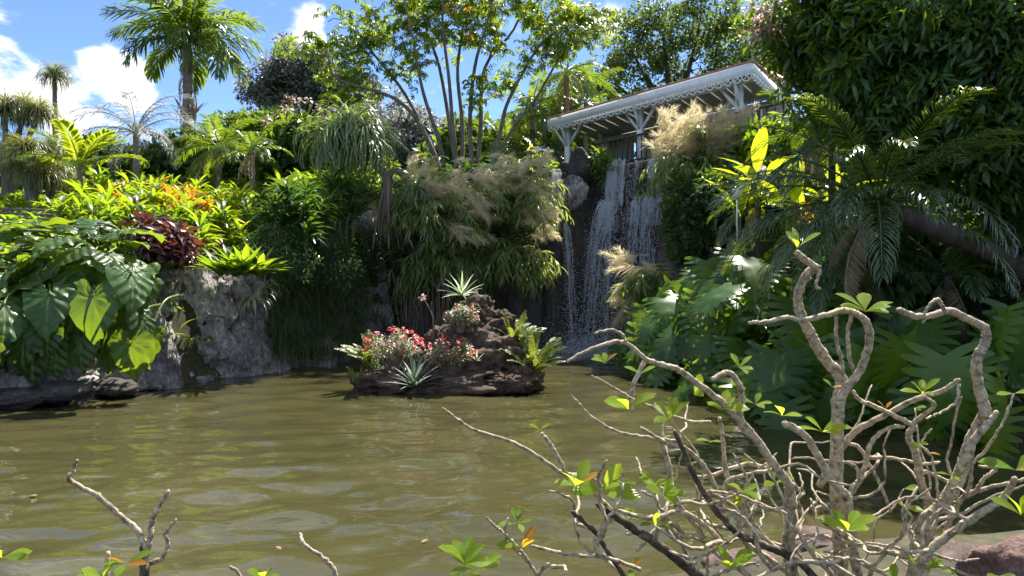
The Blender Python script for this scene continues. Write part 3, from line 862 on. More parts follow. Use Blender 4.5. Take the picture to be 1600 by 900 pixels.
# railings
def railing(label, a, b, n, hgt=1.0):
    a, b = Vector(a), Vector(b)
    t = thing("wooden_railing", label, "railing", a)
    d = b - a
    part("handrail", mesh("handrail", bar((0, 0, hgt), d + Vector((0, 0, hgt)), 0.09, 0.06), M['wood_dark'], smooth=False), t)
    part("bottom_rail", mesh("bottom_rail", bar((0, 0, .12), d + Vector((0, 0, .12)), 0.06, 0.06), M['wood_dark'], smooth=False), t)
    bm_ = mesh("baluster", bar((0, 0, .15), (0, 0, hgt - .03), 0.045, 0.045, (0, 1, 0)), M['wood_dark'], smooth=False)
    pm_ = mesh("rail_post", bar((0, 0, -.1), (0, 0, hgt + .12), 0.11, 0.11, (0, 1, 0)), M['wood_dark'], smooth=False)
    np_ = max(1, int(d.length / 1.6))
    for i in range(np_ + 1):
        part("rail_post", pm_, t, loc=d * (i / np_))
    for i in range(n):
        f = (i + .5) / n
        if min(abs(f * np_ - round(f * np_)), 1) * d.length / np_ > .1:
            part("baluster", bm_, t, loc=d * f)
    return t


ww = lambda s, t: A0 + pv(s, t, DZ)
railing("dark wooden railing beside the falls under the pavilion's far half", ww(2.4, .38), ww(LU * .62, .38), 15)
railing("dark wooden railing running out past the pavilion's near corner", ww(LU * .64, .36), ww(LU + 1.9, .36), 20)
tag(part("card_sign", mesh("card_sign", merge([box(-.11, .11, -.004, .004, 0, .26), box(-.012, .012, .006, .03, -1.3, .2)]), M['white'], smooth=False), loc=P(1152, 312, 17.5)),
    "small blank white card on a stake among the right bank leaves", "sign")
# fence on the left bank
fo = P(-10, 352, 19.5)
t = thing("wire_fence", "low grey slatted fence behind the elephant ears at the picture's edge", "fence", fo)
me = mesh("fence_rail", bar((0, 0, 0), (2.6, 1.0, 0), 0.03, 0.07), M['bark_grey'], smooth=False)
for i in range(4):
    part("fence_rail", me, t, loc=(0, 0, .08 + i * .12))
me = mesh("fence_post", bar((0, 0, -.6), (0, 0, .55), 0.07, 0.07, (0, 1, 0)), M['bark_grey'], smooth=False)
for f in (0.02, .5, .98):
    part("fence_post", me, t, loc=(2.6 * f, 1.0 * f + .06, 0))

# ================================================================== waterfall
m, N, Lk, out = new_mat("falling_water")
pr = N.new("ShaderNodeBsdfPrincipled"); pr.inputs["Base Color"].default_value = (.92, .95, .98, 1); pr.inputs["Roughness"].default_value = .25
tr = N.new("ShaderNodeBsdfTranslucent"); tr.inputs["Color"].default_value = (.92, .95, .99, 1)
ms = N.new("ShaderNodeMixShader"); ms.inputs[0].default_value = .5
Lk.new(pr.outputs[0], ms.inputs[1]); Lk.new(tr.outputs[0], ms.inputs[2]); Lk.new(ms.outputs[0], out.inputs[0])
M['fall'] = m
m, N, Lk, out = new_mat("thin_water_veil")
tc = N.new("ShaderNodeTexCoord"); mp = N.new("ShaderNodeMapping"); mp.inputs["Scale"].default_value = (16, 10, .35)
Lk.new(tc.outputs["Object"], mp.inputs[0])
nz = N.new("ShaderNodeTexNoise"); nz.inputs["Scale"].default_value = 1.6; nz.inputs["Detail"].default_value = 5
Lk.new(mp.outputs[0], nz.inputs["Vector"])
fc = ramp(N, Lk, nz.outputs["Fac"], [(0.50, (0.0,) * 3), (0.62, (0.35,) * 3), (0.74, (0.75,) * 3)])
pr = N.new("ShaderNodeBsdfPrincipled"); pr.inputs["Base Color"].default_value = (.85, .9, .95, 1); pr.inputs["Roughness"].default_value = .3
tp = N.new("ShaderNodeBsdfTransparent")
ms = N.new("ShaderNodeMixShader")
Lk.new(fc, ms.inputs[0]); Lk.new(tp.outputs[0], ms.inputs[1]); Lk.new(pr.outputs[0], ms.inputs[2]); Lk.new(ms.outputs[0], out.inputs[0])
M['veil'] = m

WF = thing("waterfall", "white waterfall dropping over the dark cliff below the pavilion", "waterfall", P(940, 548, 25.2))
WF0 = Vector(WF.location)
OCT = (np.array([(1, 0, 0), (-1, 0, 0), (0, 1, 0), (0, -1, 0), (0, 0, 1.6), (0, 0, -1.2)], float), np.array([(0, 2, 4), (2, 1, 4), (1, 3, 4), (3, 0, 4), (2, 0, 5), (1, 2, 5), (3, 1, 5), (0, 3, 5)]), np.zeros((6, 2)))


def cascade(name, top, bot, nstr, ndrop, width, seed, out_=0.35, spread=1.3, dash=(.1, .55), veil=True, bias=1.1):
    """top/bot: (px0, px1, py, Y) rows; strands fall on parabolas between them"""
    r = np.random.default_rng(seed)
    segs = []
    def pos(u, f, j):
        a = P(top[0] + (top[1] - top[0]) * u, top[2], top[3]); b = P(bot[0] + (bot[1] - bot[0]) * u, bot[2], bot[3])
        g = math.sqrt(max(f, 0))
        x = a.x + (b.x - a.x) * g; y = a.y + (b.y - a.y) * g
        return np.array([x + j[0], y + j[1], a.z + (b.z - a.z) * f])
    H = P(0, top[2], top[3]).z - P(0, bot[2], bot[3]).z
    cl = r.uniform(0, 1, 6); cw = r.uniform(.012, .06, 6)
    for i in range(nstr):
        kk = r.integers(6)
        u = r.uniform(0, 1) if r.random() < .22 else float(np.clip(cl[kk] + r.normal(0, cw[kk]), 0, 1))
        f0 = r.uniform(0, 1) ** bias
        f1 = min(1.0, f0 + r.uniform(*dash) / H)
        j = (r.normal(0, .02), r.normal(0, .03))
        fs = np.linspace(f0, f1, 4)
        pts = [pos(u + r.normal(0, .004), f, j) for f in fs]
        rad = width * r.uniform(.4, 1.2) * (1 - .5 * f0)
        segs.append(tube(np.array(pts) - np.array(WF0), rad * np.array([.3, 1, .8, .15]), 3, False))
    o = part(name, mesh(name, merge(segs), M['fall']), WF)
    u = r.uniform(0, 1, ndrop)
    Pn = np.array([pos(a, b, (r.normal(0, .05 + .16 * b), r.normal(-.04, .05 + .1 * b))) for a, b in zip(u, r.uniform(0, 1, ndrop) ** .8)]) - np.array(WF0)
    part("spray", mesh("spray", scatter(OCT, Pn, np.tile([0, 1., 0], (ndrop, 1)), np.tile([0, 0, 1.], (ndrop, 1)), r.uniform(.005, .018, ndrop)), M['fall']), o)
    if veil:
        us, fs = np.linspace(0, 1, 24), np.linspace(0, 1, 24)
        V = np.array([pos(a, b, (0, .03)) + np.array([0, .05 * math.sin(a * 23) + .04 * math.sin(a * 51), 0]) for b in fs for a in us]) - np.array(WF0)
        idx = np.arange(24 * 24).reshape(24, 24)
        a, b, c, d = idx[:-1, :-1].ravel(), idx[:-1, 1:].ravel(), idx[1:, 1:].ravel(), idx[1:, :-1].ravel()
        part("veil", mesh("veil", (V, np.concatenate([np.stack([a, b, c], 1), np.stack([a, c, d], 1)])), M['veil']), o)


cascade("upper_curtain", (950, 978, 248, 26.1), (944, 972, 322, 25.75), 760, 350, .009, 1, dash=(.15, .7))
cascade("upper_curtain", (980, 1004, 250, 26.1), (978, 1000, 322, 25.75), 150, 150, .005, 21, veil=False)
cascade("upper_curtain", (1014, 1042, 246, 25.7), (1010, 1040, 312, 25.4), 560, 250, .009, 2, dash=(.15, .7))
cascade("side_stream", (862, 876, 264, 25.9), (862, 880, 322, 25.5), 200, 100, .006, 3)
cascade("lower_fall", (938, 962, 314, 25.65), (905, 926, 541, 24.9), 620, 1500, .008, 4, bias=1.5, dash=(.1, .6), veil=False)
cascade("lower_fall", (944, 966, 314, 25.65), (930, 962, 541, 24.9), 520, 1200, .008, 24, bias=1.8, dash=(.1, .5), veil=False)
cascade("lower_fall", (955, 985, 322, 25.6), (955, 985, 541, 24.9), 110, 600, .0045, 14, bias=1.5, dash=(.05, .3), veil=False)
cascade("lower_fall", (990, 1012, 312, 25.35), (975, 1002, 541, 24.7), 560, 1000, .0085, 5, bias=2.0, dash=(.1, .5), veil=False)
cascade("lower_fall", (1008, 1046, 308, 25.3), (1004, 1044, 541, 24.7), 680, 1000, .0085, 25, bias=2.3, dash=(.1, .45), veil=False)
cascade("ledge_spray", (992, 1044, 304, 25.35), (984, 1046, 352, 24.9), 420, 600, .008, 15, dash=(.03, .16))
cascade("ledge_spray", (940, 964, 312, 25.65), (930, 964, 365, 25.2), 320, 450, .0075, 16, dash=(.03, .16))
cascade("side_stream", (877, 886, 348, 25.4), (888, 902, 541, 24.9), 380, 900, .0065, 6, bias=1.5, veil=False)
r_ = np.random.default_rng(9)
n = 5200
Pn = np.stack([r_.normal(2.75, .85, n), 24.75 + r_.normal(0, .35, n), np.abs(r_.exponential(.22, n)) + .01], 1) - np.array(WF0)
part("splash", mesh("splash", scatter(OCT, Pn, np.tile([0, 1., 0], (n, 1)), np.tile([0, 0, 1.], (n, 1)), r_.uniform(.005, .018, n)), M['fall']), WF)
n = 900
FL = (np.array([(math.cos(a), math.sin(a), 0) for a in np.linspace(0, 2 * math.pi, 6, endpoint=False)] + [(0, 0, .25)]), np.array([(i, (i + 1) % 6, 6) for i in range(6)]), np.zeros((7, 2)))
Pn = np.stack([r_.normal(2.75, 1.1, n), 23.5 + r_.normal(0, .5, n), np.full(n, .012)], 1) - np.array(WF0)  # white flakes: foam, set out from the falls to draw the sun glint line
part("foam_and_glints", mesh("foam_and_glints", scatter(FL, Pn, np.tile([0, 1., 0], (n, 1)), np.tile([0, 0, 1.], (n, 1)), r_.uniform(.01, .045, n)), M['fall']), WF)

# ================================================================== vegetation helpers
def rand_dirs(r, n, zlo=-1.0, zhi=1.0):
    z = r.uniform(zlo, zhi, n); a = r.uniform(0, 2 * np.pi, n); q = np.sqrt(np.maximum(0, 1 - z * z))
    return np.stack([q * np.cos(a), q * np.sin(a), z], 1)


def cluster(tpl, n, rad, seed, droop=0.2, up=0.3, size=(0.7, 1.15), flat=1.0):
    """a twig's worth of leaves around the origin"""
    r = np.random.default_rng(seed)
    D = rand_dirs(r, n, -.6, 1.0)
    Pn = D * (rad * r.uniform(0.1, 1.0, n) ** 0.7)[:, None] * np.array([1, 1, flat])
    ax = unit(D + r.normal(0, .5, (n, 3)) + np.array([0, 0, -droop]))
    N = unit(r.normal(0, .45, (n, 3)) + np.array([0, 0, up + .5]) + D * .3)
    return scatter(tpl, Pn, ax, N, r.uniform(*size, n))


def multi_scatter(tpls, Pn, seed, s=(0.8, 1.2), tilt=0.35, out=None):
    """several cluster templates over many points, each turned at random"""
    r = np.random.default_rng(seed)
    Pn = np.asarray(Pn, float)
    k = r.integers(0, len(tpls), len(Pn))
    g = []
    for i, t in enumerate(tpls):
        q = Pn[k == i]
        if len(q) == 0: continue
        az = r.uniform(0, 2 * np.pi, len(q))
        D = np.stack([np.cos(az), np.sin(az), r.normal(0, tilt, len(q))], 1)
        N = np.tile([0, 0, 1.0], (len(q), 1)) + r.normal(0, tilt, (len(q), 3))
        if out is not None:
            N = N + out[k == i]
        g.append(scatter(t, q, D, N, r.uniform(*s, len(q))))
    return merge(g)


def ellip_points(r, n, c, rad, shell=0.5, zlo=-1.0):
    D = rand_dirs(r, n, zlo, 1)
    return np.array(c) + D * (r.uniform(shell, 1, n) ** 0.6)[:, None] * np.array(rad), D


def grow(stems, targets, seed, r_tip=0.012, r_join=0.05, sag=0.12):
    """stems: list of (points, radii); every target is reached by a curved limb from the nearest wood"""
    r = np.random.default_rng(seed)
    geos, nodes, nrad = [], [], []
    for p, rd in stems:
        sp = smooth_path(p, 5)
        rr = np.interp(np.linspace(0, 1, len(sp)), np.linspace(0, 1, len(rd)), rd)
        geos.append(tube(sp, rr, 7))
        h = len(sp) // 3
        nodes += list(sp[h:]); nrad += list(rr[h:])
    nodes = np.array(nodes); nrad = np.array(nrad)
    root = nodes[0]
    for t in sorted([np.array(t) for t in targets], key=lambda q: np.min(np.linalg.norm(nodes - q, axis=1))):
        d = np.linalg.norm(nodes - t, axis=1) + 0.6 * np.maximum(0, nodes[:, 2] - t[2] + 0.1)
        i = int(np.argmin(d))
        a = nodes[i]
        L = np.linalg.norm(t - a)
        if L < 0.05: continue
        m1 = a + (t - a) * .35 + r.normal(0, .06 * L, 3) + np.array([0, 0, -sag * .3 * L])
        m2 = a + (t - a) * .7 + r.normal(0, .06 * L, 3) + np.array([0, 0, sag * .4 * L])
        sp = smooth_path([a, m1, m2, t], 3)
        ra = min(nrad[i] * .7, r_join + .012 * L)
        rr = np.linspace(max(ra, r_tip), r_tip, len(sp))
        geos.append(tube(sp, rr, 5, False))
        nodes = np.vstack([nodes, sp[3:]]); nrad = np.concatenate([nrad, rr[3:]])
    return merge(geos)


def tree(name, label, stems, blobs, clusters, leafmat, barkmat, seed, per_tip=2, jitter=.3, group=None, r_tip=.012, r_join=.05, cs=(.8, 1.2), cat="tree"):
    """blobs: (centre, radii, number of twigs)"""
    r = np.random.default_rng(seed)
    base = Vector(stems[0][0][0])
    t = thing(name, label, cat, base, group)
    T_, O_ = [], []
    for c, rad, n in blobs:
        q, D = ellip_points(r, n, c, rad, .45)
        T_.append(q); O_.append(D)
    T_, O_ = np.concatenate(T_), np.concatenate(O_)
    b = np.array(base)
    wood = grow([([np.array(p) - b for p in s], rd) for s, rd in stems], T_ - b, seed, r_tip, r_join)
    part("trunk", mesh("trunk", wood, barkmat), t)
    Pn = np.repeat(T_, per_tip, 0) + r.normal(0, jitter, (len(T_) * per_tip, 3))
    part("crown", mesh("crown", multi_scatter(clusters, Pn - b, seed + 1, cs, out=np.repeat(O_, per_tip, 0) * .35), leafmat), t)
    return t


def shrub(name, label, base, blobs, clusters, leafmat, seed, cs=(.8, 1.2), group=None, cat="shrub", stem=M['bark_dark'], nst=7, shell=.55, zlo=-.5):
    """blobs: (offset centre from base, radii, number of clumps)"""
    r = np.random.default_rng(seed)
    t = thing(name, label, cat, base, group)
    Q, O = [], []
    g = []
    for c, rad, n in blobs:
        q, D = ellip_points(r, n, c, rad, shell, zlo)
        Q.append(q); O.append(D)
        for k in range(max(2, nst // len(blobs))):
            e = q[r.integers(len(q))]
            p0 = np.array([r.normal(0, .12), r.normal(0, .12), -.15])
            g.append(tube(smooth_path([p0, p0 * .5 + e * .5 + r.normal(0, .08, 3), e], 3), np.linspace(.03, .01, 7), 5, False))
    part("stems", mesh("stems", merge(g), stem), t)
    part("foliage", mesh("foliage", multi_scatter(clusters, np.concatenate(Q), seed + 1, cs, out=np.concatenate(O) * .5), leafmat), t)
    return t


def copy_tree(o, parent=None):
    c = o.copy(); COL.objects.link(c); c.parent = parent
    for ch in o.children:
        copy_tree(ch, c)
    return c


# leaf clusters
LF_S = leaf(.22, .085, 1, .25, .25)
LF_M = leaf(.26, .065, 2, .25, .35)
LF_B = leaf(.34, .15, 2, .2, .3)
CL_MANGO = [cluster(LF_M, 34, .30, 100 + i, droop=.75) for i in range(4)]
CL_FAR = [cluster(leaf(.30, .15, 1, .2, .2), 46, .55, 110 + i, droop=.1, flat=.7) for i in range(4)]
CL_SM = [cluster(LF_S, 44, .34, 120 + i, droop=.25) for i in range(4)]
CL_BR = [cluster(LF_B, 22, .32, 130 + i, droop=.3) for i in range(4)]
CL_FINE = [cluster(leaf(.11, .045, 1, .2, .2), 60, .26, 140 + i, droop=.2) for i in range(4)]


def palmate(seed, nl=9, L=.25, W=.07):
    """one umbrella-tree leaf: leaflets in a drooping wheel at the end of a stalk"""
    r = np.random.default_rng(seed)
    az = np.linspace(0, 2 * np.pi, nl, endpoint=False) + r.normal(0, .1, nl)
    D = np.stack([np.cos(az), np.sin(az), np.full(nl, -.35) + r.normal(0, .12, nl)], 1)
    return scatter(leaf(L, W, 2, .15, .35, wide=.6), D * .015, D, np.tile([0, 0, 1.], (nl, 1)), r.uniform(.75, 1.1, nl))


def whorl(seed, k=7, rad=.46):
    r = np.random.default_rng(seed)
    g = []
    for i in range(k):
        d = rand_dirs(r, 1, -.25, .9)[0]
        e = d * rad * r.uniform(.6, 1.1)
        g.append(tube(np.array([np.zeros(3), e * .5 + [0, 0, .03], e]), .005, 3, False))
        g.append(scatter(palmate(seed * 31 + i), [e], [[r.normal(), r.normal(), r.normal(0, .2)]], [unit(d * .6 + np.array([0, 0, 1.]))], [r.uniform(.8, 1.15)]))
    return merge(g)


CL_OCTO = [whorl(200 + i) for i in range(5)]


# ---------------------------------------------------------------- palms
FR = {}


def frond_set(key, mat, n=3, **kw):
    FR[key] = [mesh("frond", frond(seed=300 + i + len(FR) * 10, **kw), mat) for i in range(n)]


frond_set('royal', M['lf_palm'], L=4.4, n=70, ll=1.1, lw=.12, arch=1.35, hang=.65, vee=.2, plume=.6, rr=.05)
frond_set('feather', M['lf_palm'], L=2.9, n=44, ll=.7, lw=.055, arch=1.35, hang=.55, vee=.25, rr=.03)
frond_set('bright', M['lf_palm_bright'], L=2.2, n=26, ll=.62, lw=.085, arch=.9, hang=.35, vee=.35, rr=.03)
frond_set('grey', M['lf_palm_grey'], L=2.9, n=46, ll=.5, lw=.03, arch=1.75, hang=.8, vee=.2, plume=.4, rr=.025)
frond_set('cycad', M['lf_palm_dark'], L=3.3, n=74, ll=.5, lw=.026, arch=1.25, hang=.8, vee=.35, rr=.03)
frond_set('understory', M['lf_palm_dark'], L=2.3, n=40, ll=.5, lw=.04, arch=1.2, hang=.5, vee=.25, rr=.022)
frond_set('dead', M['dry'], L=2.2, n=34, ll=.35, lw=.03, arch=1.0, hang=1.1, vee=-.2, rr=.022)
frond_set('fern', M['lf_fern'], L=.62, n=30, ll=.055, lw=.022, arch=.9, hang=.1, vee=.1, rr=.005, a0=80, a1=55, start=.06, base_keep=.7)


def palm(name, label, base, height, key, nf, seed, trunk_r=.14, el=(75, -30), lean=(0, 0), mat='bark_palm', shaft=0.0, scale=1.0, sides=10, group=None, cat="palm", skirt=0, az_bias=None):
    r = np.random.default_rng(seed)
    base = Vector(base)
    t = thing(name, label, cat, base, group)
    top = np.array([lean[0], lean[1], height])
    pts = smooth_path([np.array([0, 0, -.3]), top * .4 + np.array([lean[0] * -.12, lean[1] * -.12, 0]), top], 10)
    rr = np.linspace(trunk_r * 1.1, trunk_r * .85, len(pts)) * (1 + .05 * np.sin(np.arange(len(pts)) * 2.1))
    part("trunk", mesh("trunk", tube(pts, rr, sides), M[mat]), t)
    if shaft:
        part("crownshaft", mesh("crownshaft", tube([top, top + [0, 0, shaft * .5], top + [0, 0, shaft]], [trunk_r * .95, trunk_r * 1.0, trunk_r * .45], sides), M['crownshaft']), t)
    c = top + np.array([0, 0, shaft * .85])
    for i in range(nf):
        az = i * 2.39996 + r.normal(0, .18)
        if az_bias is not None:
            az = az_bias[0] + (((az + np.pi) % (2 * np.pi)) - np.pi) * az_bias[1]
        e = R(el[0] + (el[1] - el[0]) * ((i + .5) / nf) ** .8 + r.normal(0, 5))
        D = (math.cos(az) * math.cos(e), math.sin(az) * math.cos(e), math.sin(e))
        N = (-math.cos(az) * math.sin(e) + r.normal(0, .12), -math.sin(az) * math.sin(e) + r.normal(0, .12), math.cos(e))
        part("frond", FR[key][i % len(FR[key])], t, mat_from(D, N, c + np.array(D) * trunk_r * .5, scale * r.uniform(.88, 1.1)))
    if key in ('cycad', 'understory', 'feather'):
        for i in range(3):
            az = r.uniform(0, 6.28); e = R(r.uniform(-62, -35))
            D = (math.cos(az) * math.cos(e), math.sin(az) * math.cos(e), math.sin(e))
            part("dead_frond", FR['dead'][i % 3], t, mat_from(D, (math.cos(az) * .8, math.sin(az) * .8, .6), c + np.array(D) * trunk_r, scale * r.uniform(.6, .95)))
    if skirt:
        Ds = [(math.cos(a), math.sin(a), -1.6) for a in r.uniform(0, 6.28, skirt)]
        part("dead_leaves", mesh("dead_leaves", scatter(strap(1.2, .12, 5, .5), np.tile(top - [0, 0, .2], (skirt, 1)) + r.normal(0, .1, (skirt, 3)), Ds, np.tile([0, 0, 1.], (skirt, 1)), r.uniform(.6, 1.3, skirt)), M['dry']), t)
    return t


def on_ground(px, Y_):
    x = (px - 800) / F * Y_
    return Vector((x, Y_, gz(x, Y_)))


def palm_to(name, label, px, py, Y_, key, nf, seed, **kw):
    b = on_ground(px, Y_)
    return palm(name, label, b, P(px, py, Y_).z - b.z - kw.get('shaft', 0), key, nf, seed, **kw)


# ---------------------------------------------------------------- far and back trees
palm_to("royal_palm", "tall royal palm with a full dark crown against the sky", 293, 58, 40, 'royal', 32, 1, trunk_r=.28, el=(85, -4), shaft=1.9, scale=.9)
# old frond boots hanging on the royal palm's trunk
o = bpy.data.objects["royal_palm"]
r_ = np.random.default_rng(4)
zt = P(0, 130, 40).z - o.location.z
n = 26
az = r_.uniform(0, 6.28, n)
part("old_leaf_boots", mesh("old_leaf_boots", scatter(strap(1.5, .28, 5, .5), np.stack([.3 * np.cos(az), .3 * np.sin(az), zt + r_.uniform(-2.6, .6, n)], 1), np.stack([np.cos(az) * .5, np.sin(az) * .5, r_.choice([-1.4, .9], n)], 1), np.tile([0, 0, 1.], (n, 1)), r_.uniform(.4, 1.0, n)), M['dry']), o)
palm_to("feather_palm", "grey green palm with thin drooping fronds beside the royal palm", 213, 208, 30, 'grey', 16, 2, trunk_r=.15, el=(80, 0))
palm_to("fan_fishtail_palm", "bright yellow green palm with stiff upright fronds near the ponytail plants", 125, 262, 24, 'bright', 11, 3, trunk_r=.1, el=(80, 15), scale=.82)
palm_to("garden_palm", "dark full palm among the bushes below the royal palm", 342, 232, 31, 'feather', 18, 5, trunk_r=.13, el=(75, -20), scale=.82)
palm_to("garden_palm", "smaller palm leaning out of the bushes right of the dark full palm", 395, 235, 29, 'feather', 13, 6, trunk_r=.1, el=(70, -10), scale=.6)
palm_to("grove_palm", "slender palm high behind the umbrella tree's yellow branch", 885, 112, 34, 'feather', 15, 7, trunk_r=.14, el=(80, -35), scale=.9)
palm_to("grove_palm", "slender palm left of the pavilion roof with hanging fronds", 832, 168, 33, 'feather', 15, 8, trunk_r=.12, el=(80, -40), scale=.85)
palm_to("grove_palm", "low palm right behind the pavilion's far corner", 915, 160, 36, 'feather', 14, 9, trunk_r=.12, el=(78, -40), scale=.8)
palm_to("grove_palm", "palm half hidden between the umbrella tree's trunks", 790, 225, 32, 'feather', 13, 10, trunk_r=.12, el=(78, -40), scale=.75)
palm_to("grove_palm", "shaded palm under the pavilion's far post", 862, 232, 32, 'feather', 12, 11, trunk_r=.12, el=(78, -40), scale=.7)


def bigtree(name, label, px, Y_, blobs, cl, mat, bark, seed, tr=.3, fork=.45, **kw):
    """blobs as (px, py, dY, rx, ry, rz, n)"""
    b = on_ground(px, Y_)
    B = [(tuple(P(x, y, Y_ + dy)), (rx, ry, rz), n) for x, y, dy, rx, ry, rz, n in blobs]
    c = np.mean([q[0] for q in B], 0)
    fk = np.array(b) + (c - np.array(b)) * fork
    stems = [([np.array(b) - [0, 0, .4], np.array(b) * .5 + fk * .5 + np.array([.2, 0, 0]), fk], [tr, tr * .8, tr * .65])]
    for q, rad, n in B:
        e = np.array(q)
        stems.append(([fk, fk * .6 + e * .4 + np.array([0, 0, .3]), e], [tr * .6, tr * .4, tr * .15]))
    stems[0] = (stems[0][0], stems[0][1])
    return tree(name, label, stems, B, cl, M[mat], M[bark], seed, r_join=tr * .25, **kw)


bigtree("shade_tree", "tall spreading shade tree far behind the pavilion roof", 1050, 44,
        [(985, 75, 0, 2.2, 2, 2.0, 34), (1035, 45, 0, 2.6, 2.2, 2.2, 44), (1095, 30, 0, 2.8, 2.4, 2.2, 44), (1135, 75, 0, 2.2, 2, 2.0, 34), (1080, 95, 1, 2.6, 2, 1.6, 30), (1010, 115, 1, 2.6, 2, 1.4, 28), (1150, 130, 0, 2.2, 2, 1.2, 22), (960, 130, 0, 2, 2, 1.4, 18)],
        CL_FAR, 'lf_far', 'bark_dark', 41, tr=.4, per_tip=2, jitter=.36, cs=(.65, .95))
bigtree("shade_tree", "pale thin crowned tree in the gap between pavilion and mango tree", 1195, 40,
        [(1190, 60, 0, 1.6, 1.6, 1.8, 20), (1215, 100, 0, 2.0, 1.6, 1.2, 22), (1250, 110, 0, 2.0, 1.6, 1.0, 20)], CL_FAR, 'lf_far', 'bark_dark', 42, tr=.22, per_tip=2, jitter=.35)
bigtree("grey_tree", "grey green rounded tree on the skyline behind the bushes", 470, 46,
        [(430, 135, 0, 1.8, 1.8, 1.2, 26), (465, 112, 0, 2.0, 1.8, 1.4, 30), (505, 135, 0, 2.0, 1.8, 1.5, 30), (540, 150, 0, 2, 1.8, 1.5, 26), (480, 165, 0, 2.6, 2, 1.5, 30), (580, 190, 0, 2.4, 2, 1.8, 24), (630, 210, 0, 2.4, 2, 1.8, 24)],
        CL_FAR, 'lf_grey', 'bark_grey', 43, tr=.3, per_tip=3, jitter=.35)
bigtree("grey_tree", "leafy grey green tree seen through the umbrella tree's stems", 670, 40,
        [(640, 225, 0, 2, 1.6, 1.6, 28), (690, 235, 0, 2, 1.6, 1.6, 26), (600, 245, 0, 1.8, 1.6, 1.4, 20)], CL_FAR, 'lf_grey', 'bark_grey', 44, tr=.2, per_tip=3)
for i, (px, py, Y_, rx, rz, lab, mt) in enumerate([
        (265, 258, 36, 1.7, 1.1, "round dark bush tree under the grey green palm's fronds", 'lf_far'),
        (315, 245, 38, 2.0, 1.1, "dense bush tree at the foot of the royal palm", 'lf_far'),
        (385, 222, 36, 2.0, 1.2, "sunlit round bush tree right of the royal palm's trunk", 'lf_far'),
        (432, 222, 35, 1.8, 1.3, "dense green mango bush below the grey skyline tree", 'lf_mango'),
        (472, 232, 32, 1.5, 1.2, "mango bush with orange young leaves next to the screwpine", 'lf_mango'),
        (520, 250, 34, 2.0, 1.7, "dark bush filling the gap behind the screwpine head", 'lf_mango'),
        (745, 245, 35, 2.1, 1.7, "dark bush behind the umbrella tree's trunk fan", 'lf_mango'),
        (840, 225, 40, 2.6, 2.6, "dark bush behind the grove palms", 'lf_mango'),
        (930, 190, 42, 3.0, 2.6, "tall dark bush behind the pavilion's far corner", 'lf_mango'),
        (150, 268, 34, 2.3, 1.2, "low dark bush behind the bright stiff palm", 'lf_mango'),
        (50, 290, 32, 2.6, 1.3, "low dark bush behind the ponytail plants", 'lf_mango')]):
    b = on_ground(px, Y_)
    c = P(px, py, Y_) - b
    shrub("bush_tree", lab, b, [((0, 0, c.z), (rx, rx * .8, rz), 80), ((-rx * .55, 0, c.z * .6), (rx * .8, rx * .7, rz), 55), ((rx * .55, 0, c.z * .6), (rx * .8, rx * .7, rz), 55)],
          CL_FAR if mt == 'lf_far' else CL_BR, M[mt], 500 + i, cs=(.7, 1.15) if mt == 'lf_far' else (1.0, 1.6))
o = [q for q in bpy.data.objects if q.get("label", "").startswith("mango bush with orange")][0]
r_ = np.random.default_rng(77)
q, D = ellip_points(r_, 16, (0, -.2, P(0, 212, 32).z - o.location.z), (1.8, 1.5, 1.5), .98, .1)
part("young_leaves", mesh("young_leaves", multi_scatter(CL_BR, q, 78, (.5, .8)), leaf_mat("orange_young_leaf", [(.14, .07, .02), (.2, .11, .03)], [(.3, .13, .03)], .35, .6, .2)), o)

# ---------------------------------------------------------------- ponytail plants on the left skyline
PT = {}
for i in range(3):
    r_ = np.random.default_rng(60 + i)
    n = 330
    D = rand_dirs(r_, n, -.1, 1.0)
    PT[i] = mesh("leaf_tuft", scatter(strap(1.0, .03, 7, 2.3), D * .05, D, np.tile([0, 0, 1.], (n, 1)) + r_.normal(0, .1, (n, 3)), r_.uniform(.7, 1.15, n)), M['lf_pony'])


def ponytail(label, base_px, Y_, heads, seed):
    b = on_ground(base_px, Y_)
    t = thing("ponytail_plant", label, "ponytail plant", b)
    r = np.random.default_rng(seed)
    g = []
    for k, (px, py, s) in enumerate(heads):
        e = np.array(P(px, py, Y_ + r.normal(0, .3)) - b)
        g.append(tube(smooth_path([np.array([r.normal(0, .05), r.normal(0, .05), -.3]), e * .5 + np.array([-.1 * e[0], 0, 0]), e], 5), np.linspace(.16, .07, 11), 8))
        m4 = Matrix.Rotation(r.uniform(0, 6), 4, 'Z') @ Matrix.Scale(s * 1.25, 4); m4.translation = Vector(e)
        part("leaf_tuft", PT[k % 3], t, m4)
    part("trunk", mesh("trunk", merge(g), M['bark_grey']), t)


ponytail("lone tall ponytail plant with one mop head on a thin trunk", 88, 29, [(85, 118, .78)], 1)
ponytail("many headed ponytail plant at the picture's edge on the skyline", 10, 27, [(8, 175, 1.0), (38, 172, 1.0), (62, 178, .9), (20, 235, 1.05)], 2)
ponytail("low ponytail plant with pale hanging mops above the fence", 50, 25, [(30, 262, .85), (62, 275, .85), (42, 235, .9)], 3)
ponytail("small ponytail plant half behind the bright stiff palm", 78, 26, [(78, 232, .8), (88, 270, .75)], 4)

# ---------------------------------------------------------------- umbrella tree (many stems) above the cliff
UY = 27.0
ub = [P(700, 285, UY), P(720, 288, UY), P(742, 285, UY), P(760, 282, UY)]


UR = np.random.default_rng(61)


def us(b, *pts, r0=.10, r1=.024):
    pts = [(x + UR.normal(0, 7), y + UR.normal(0, 5), dy) for x, y, dy in pts]
    return ([np.array(ub[b]) - [0, 0, .5]] + [np.array(P(x, y, UY + dy)) for x, y, dy in pts], np.linspace(r0, r1, len(pts) + 1))


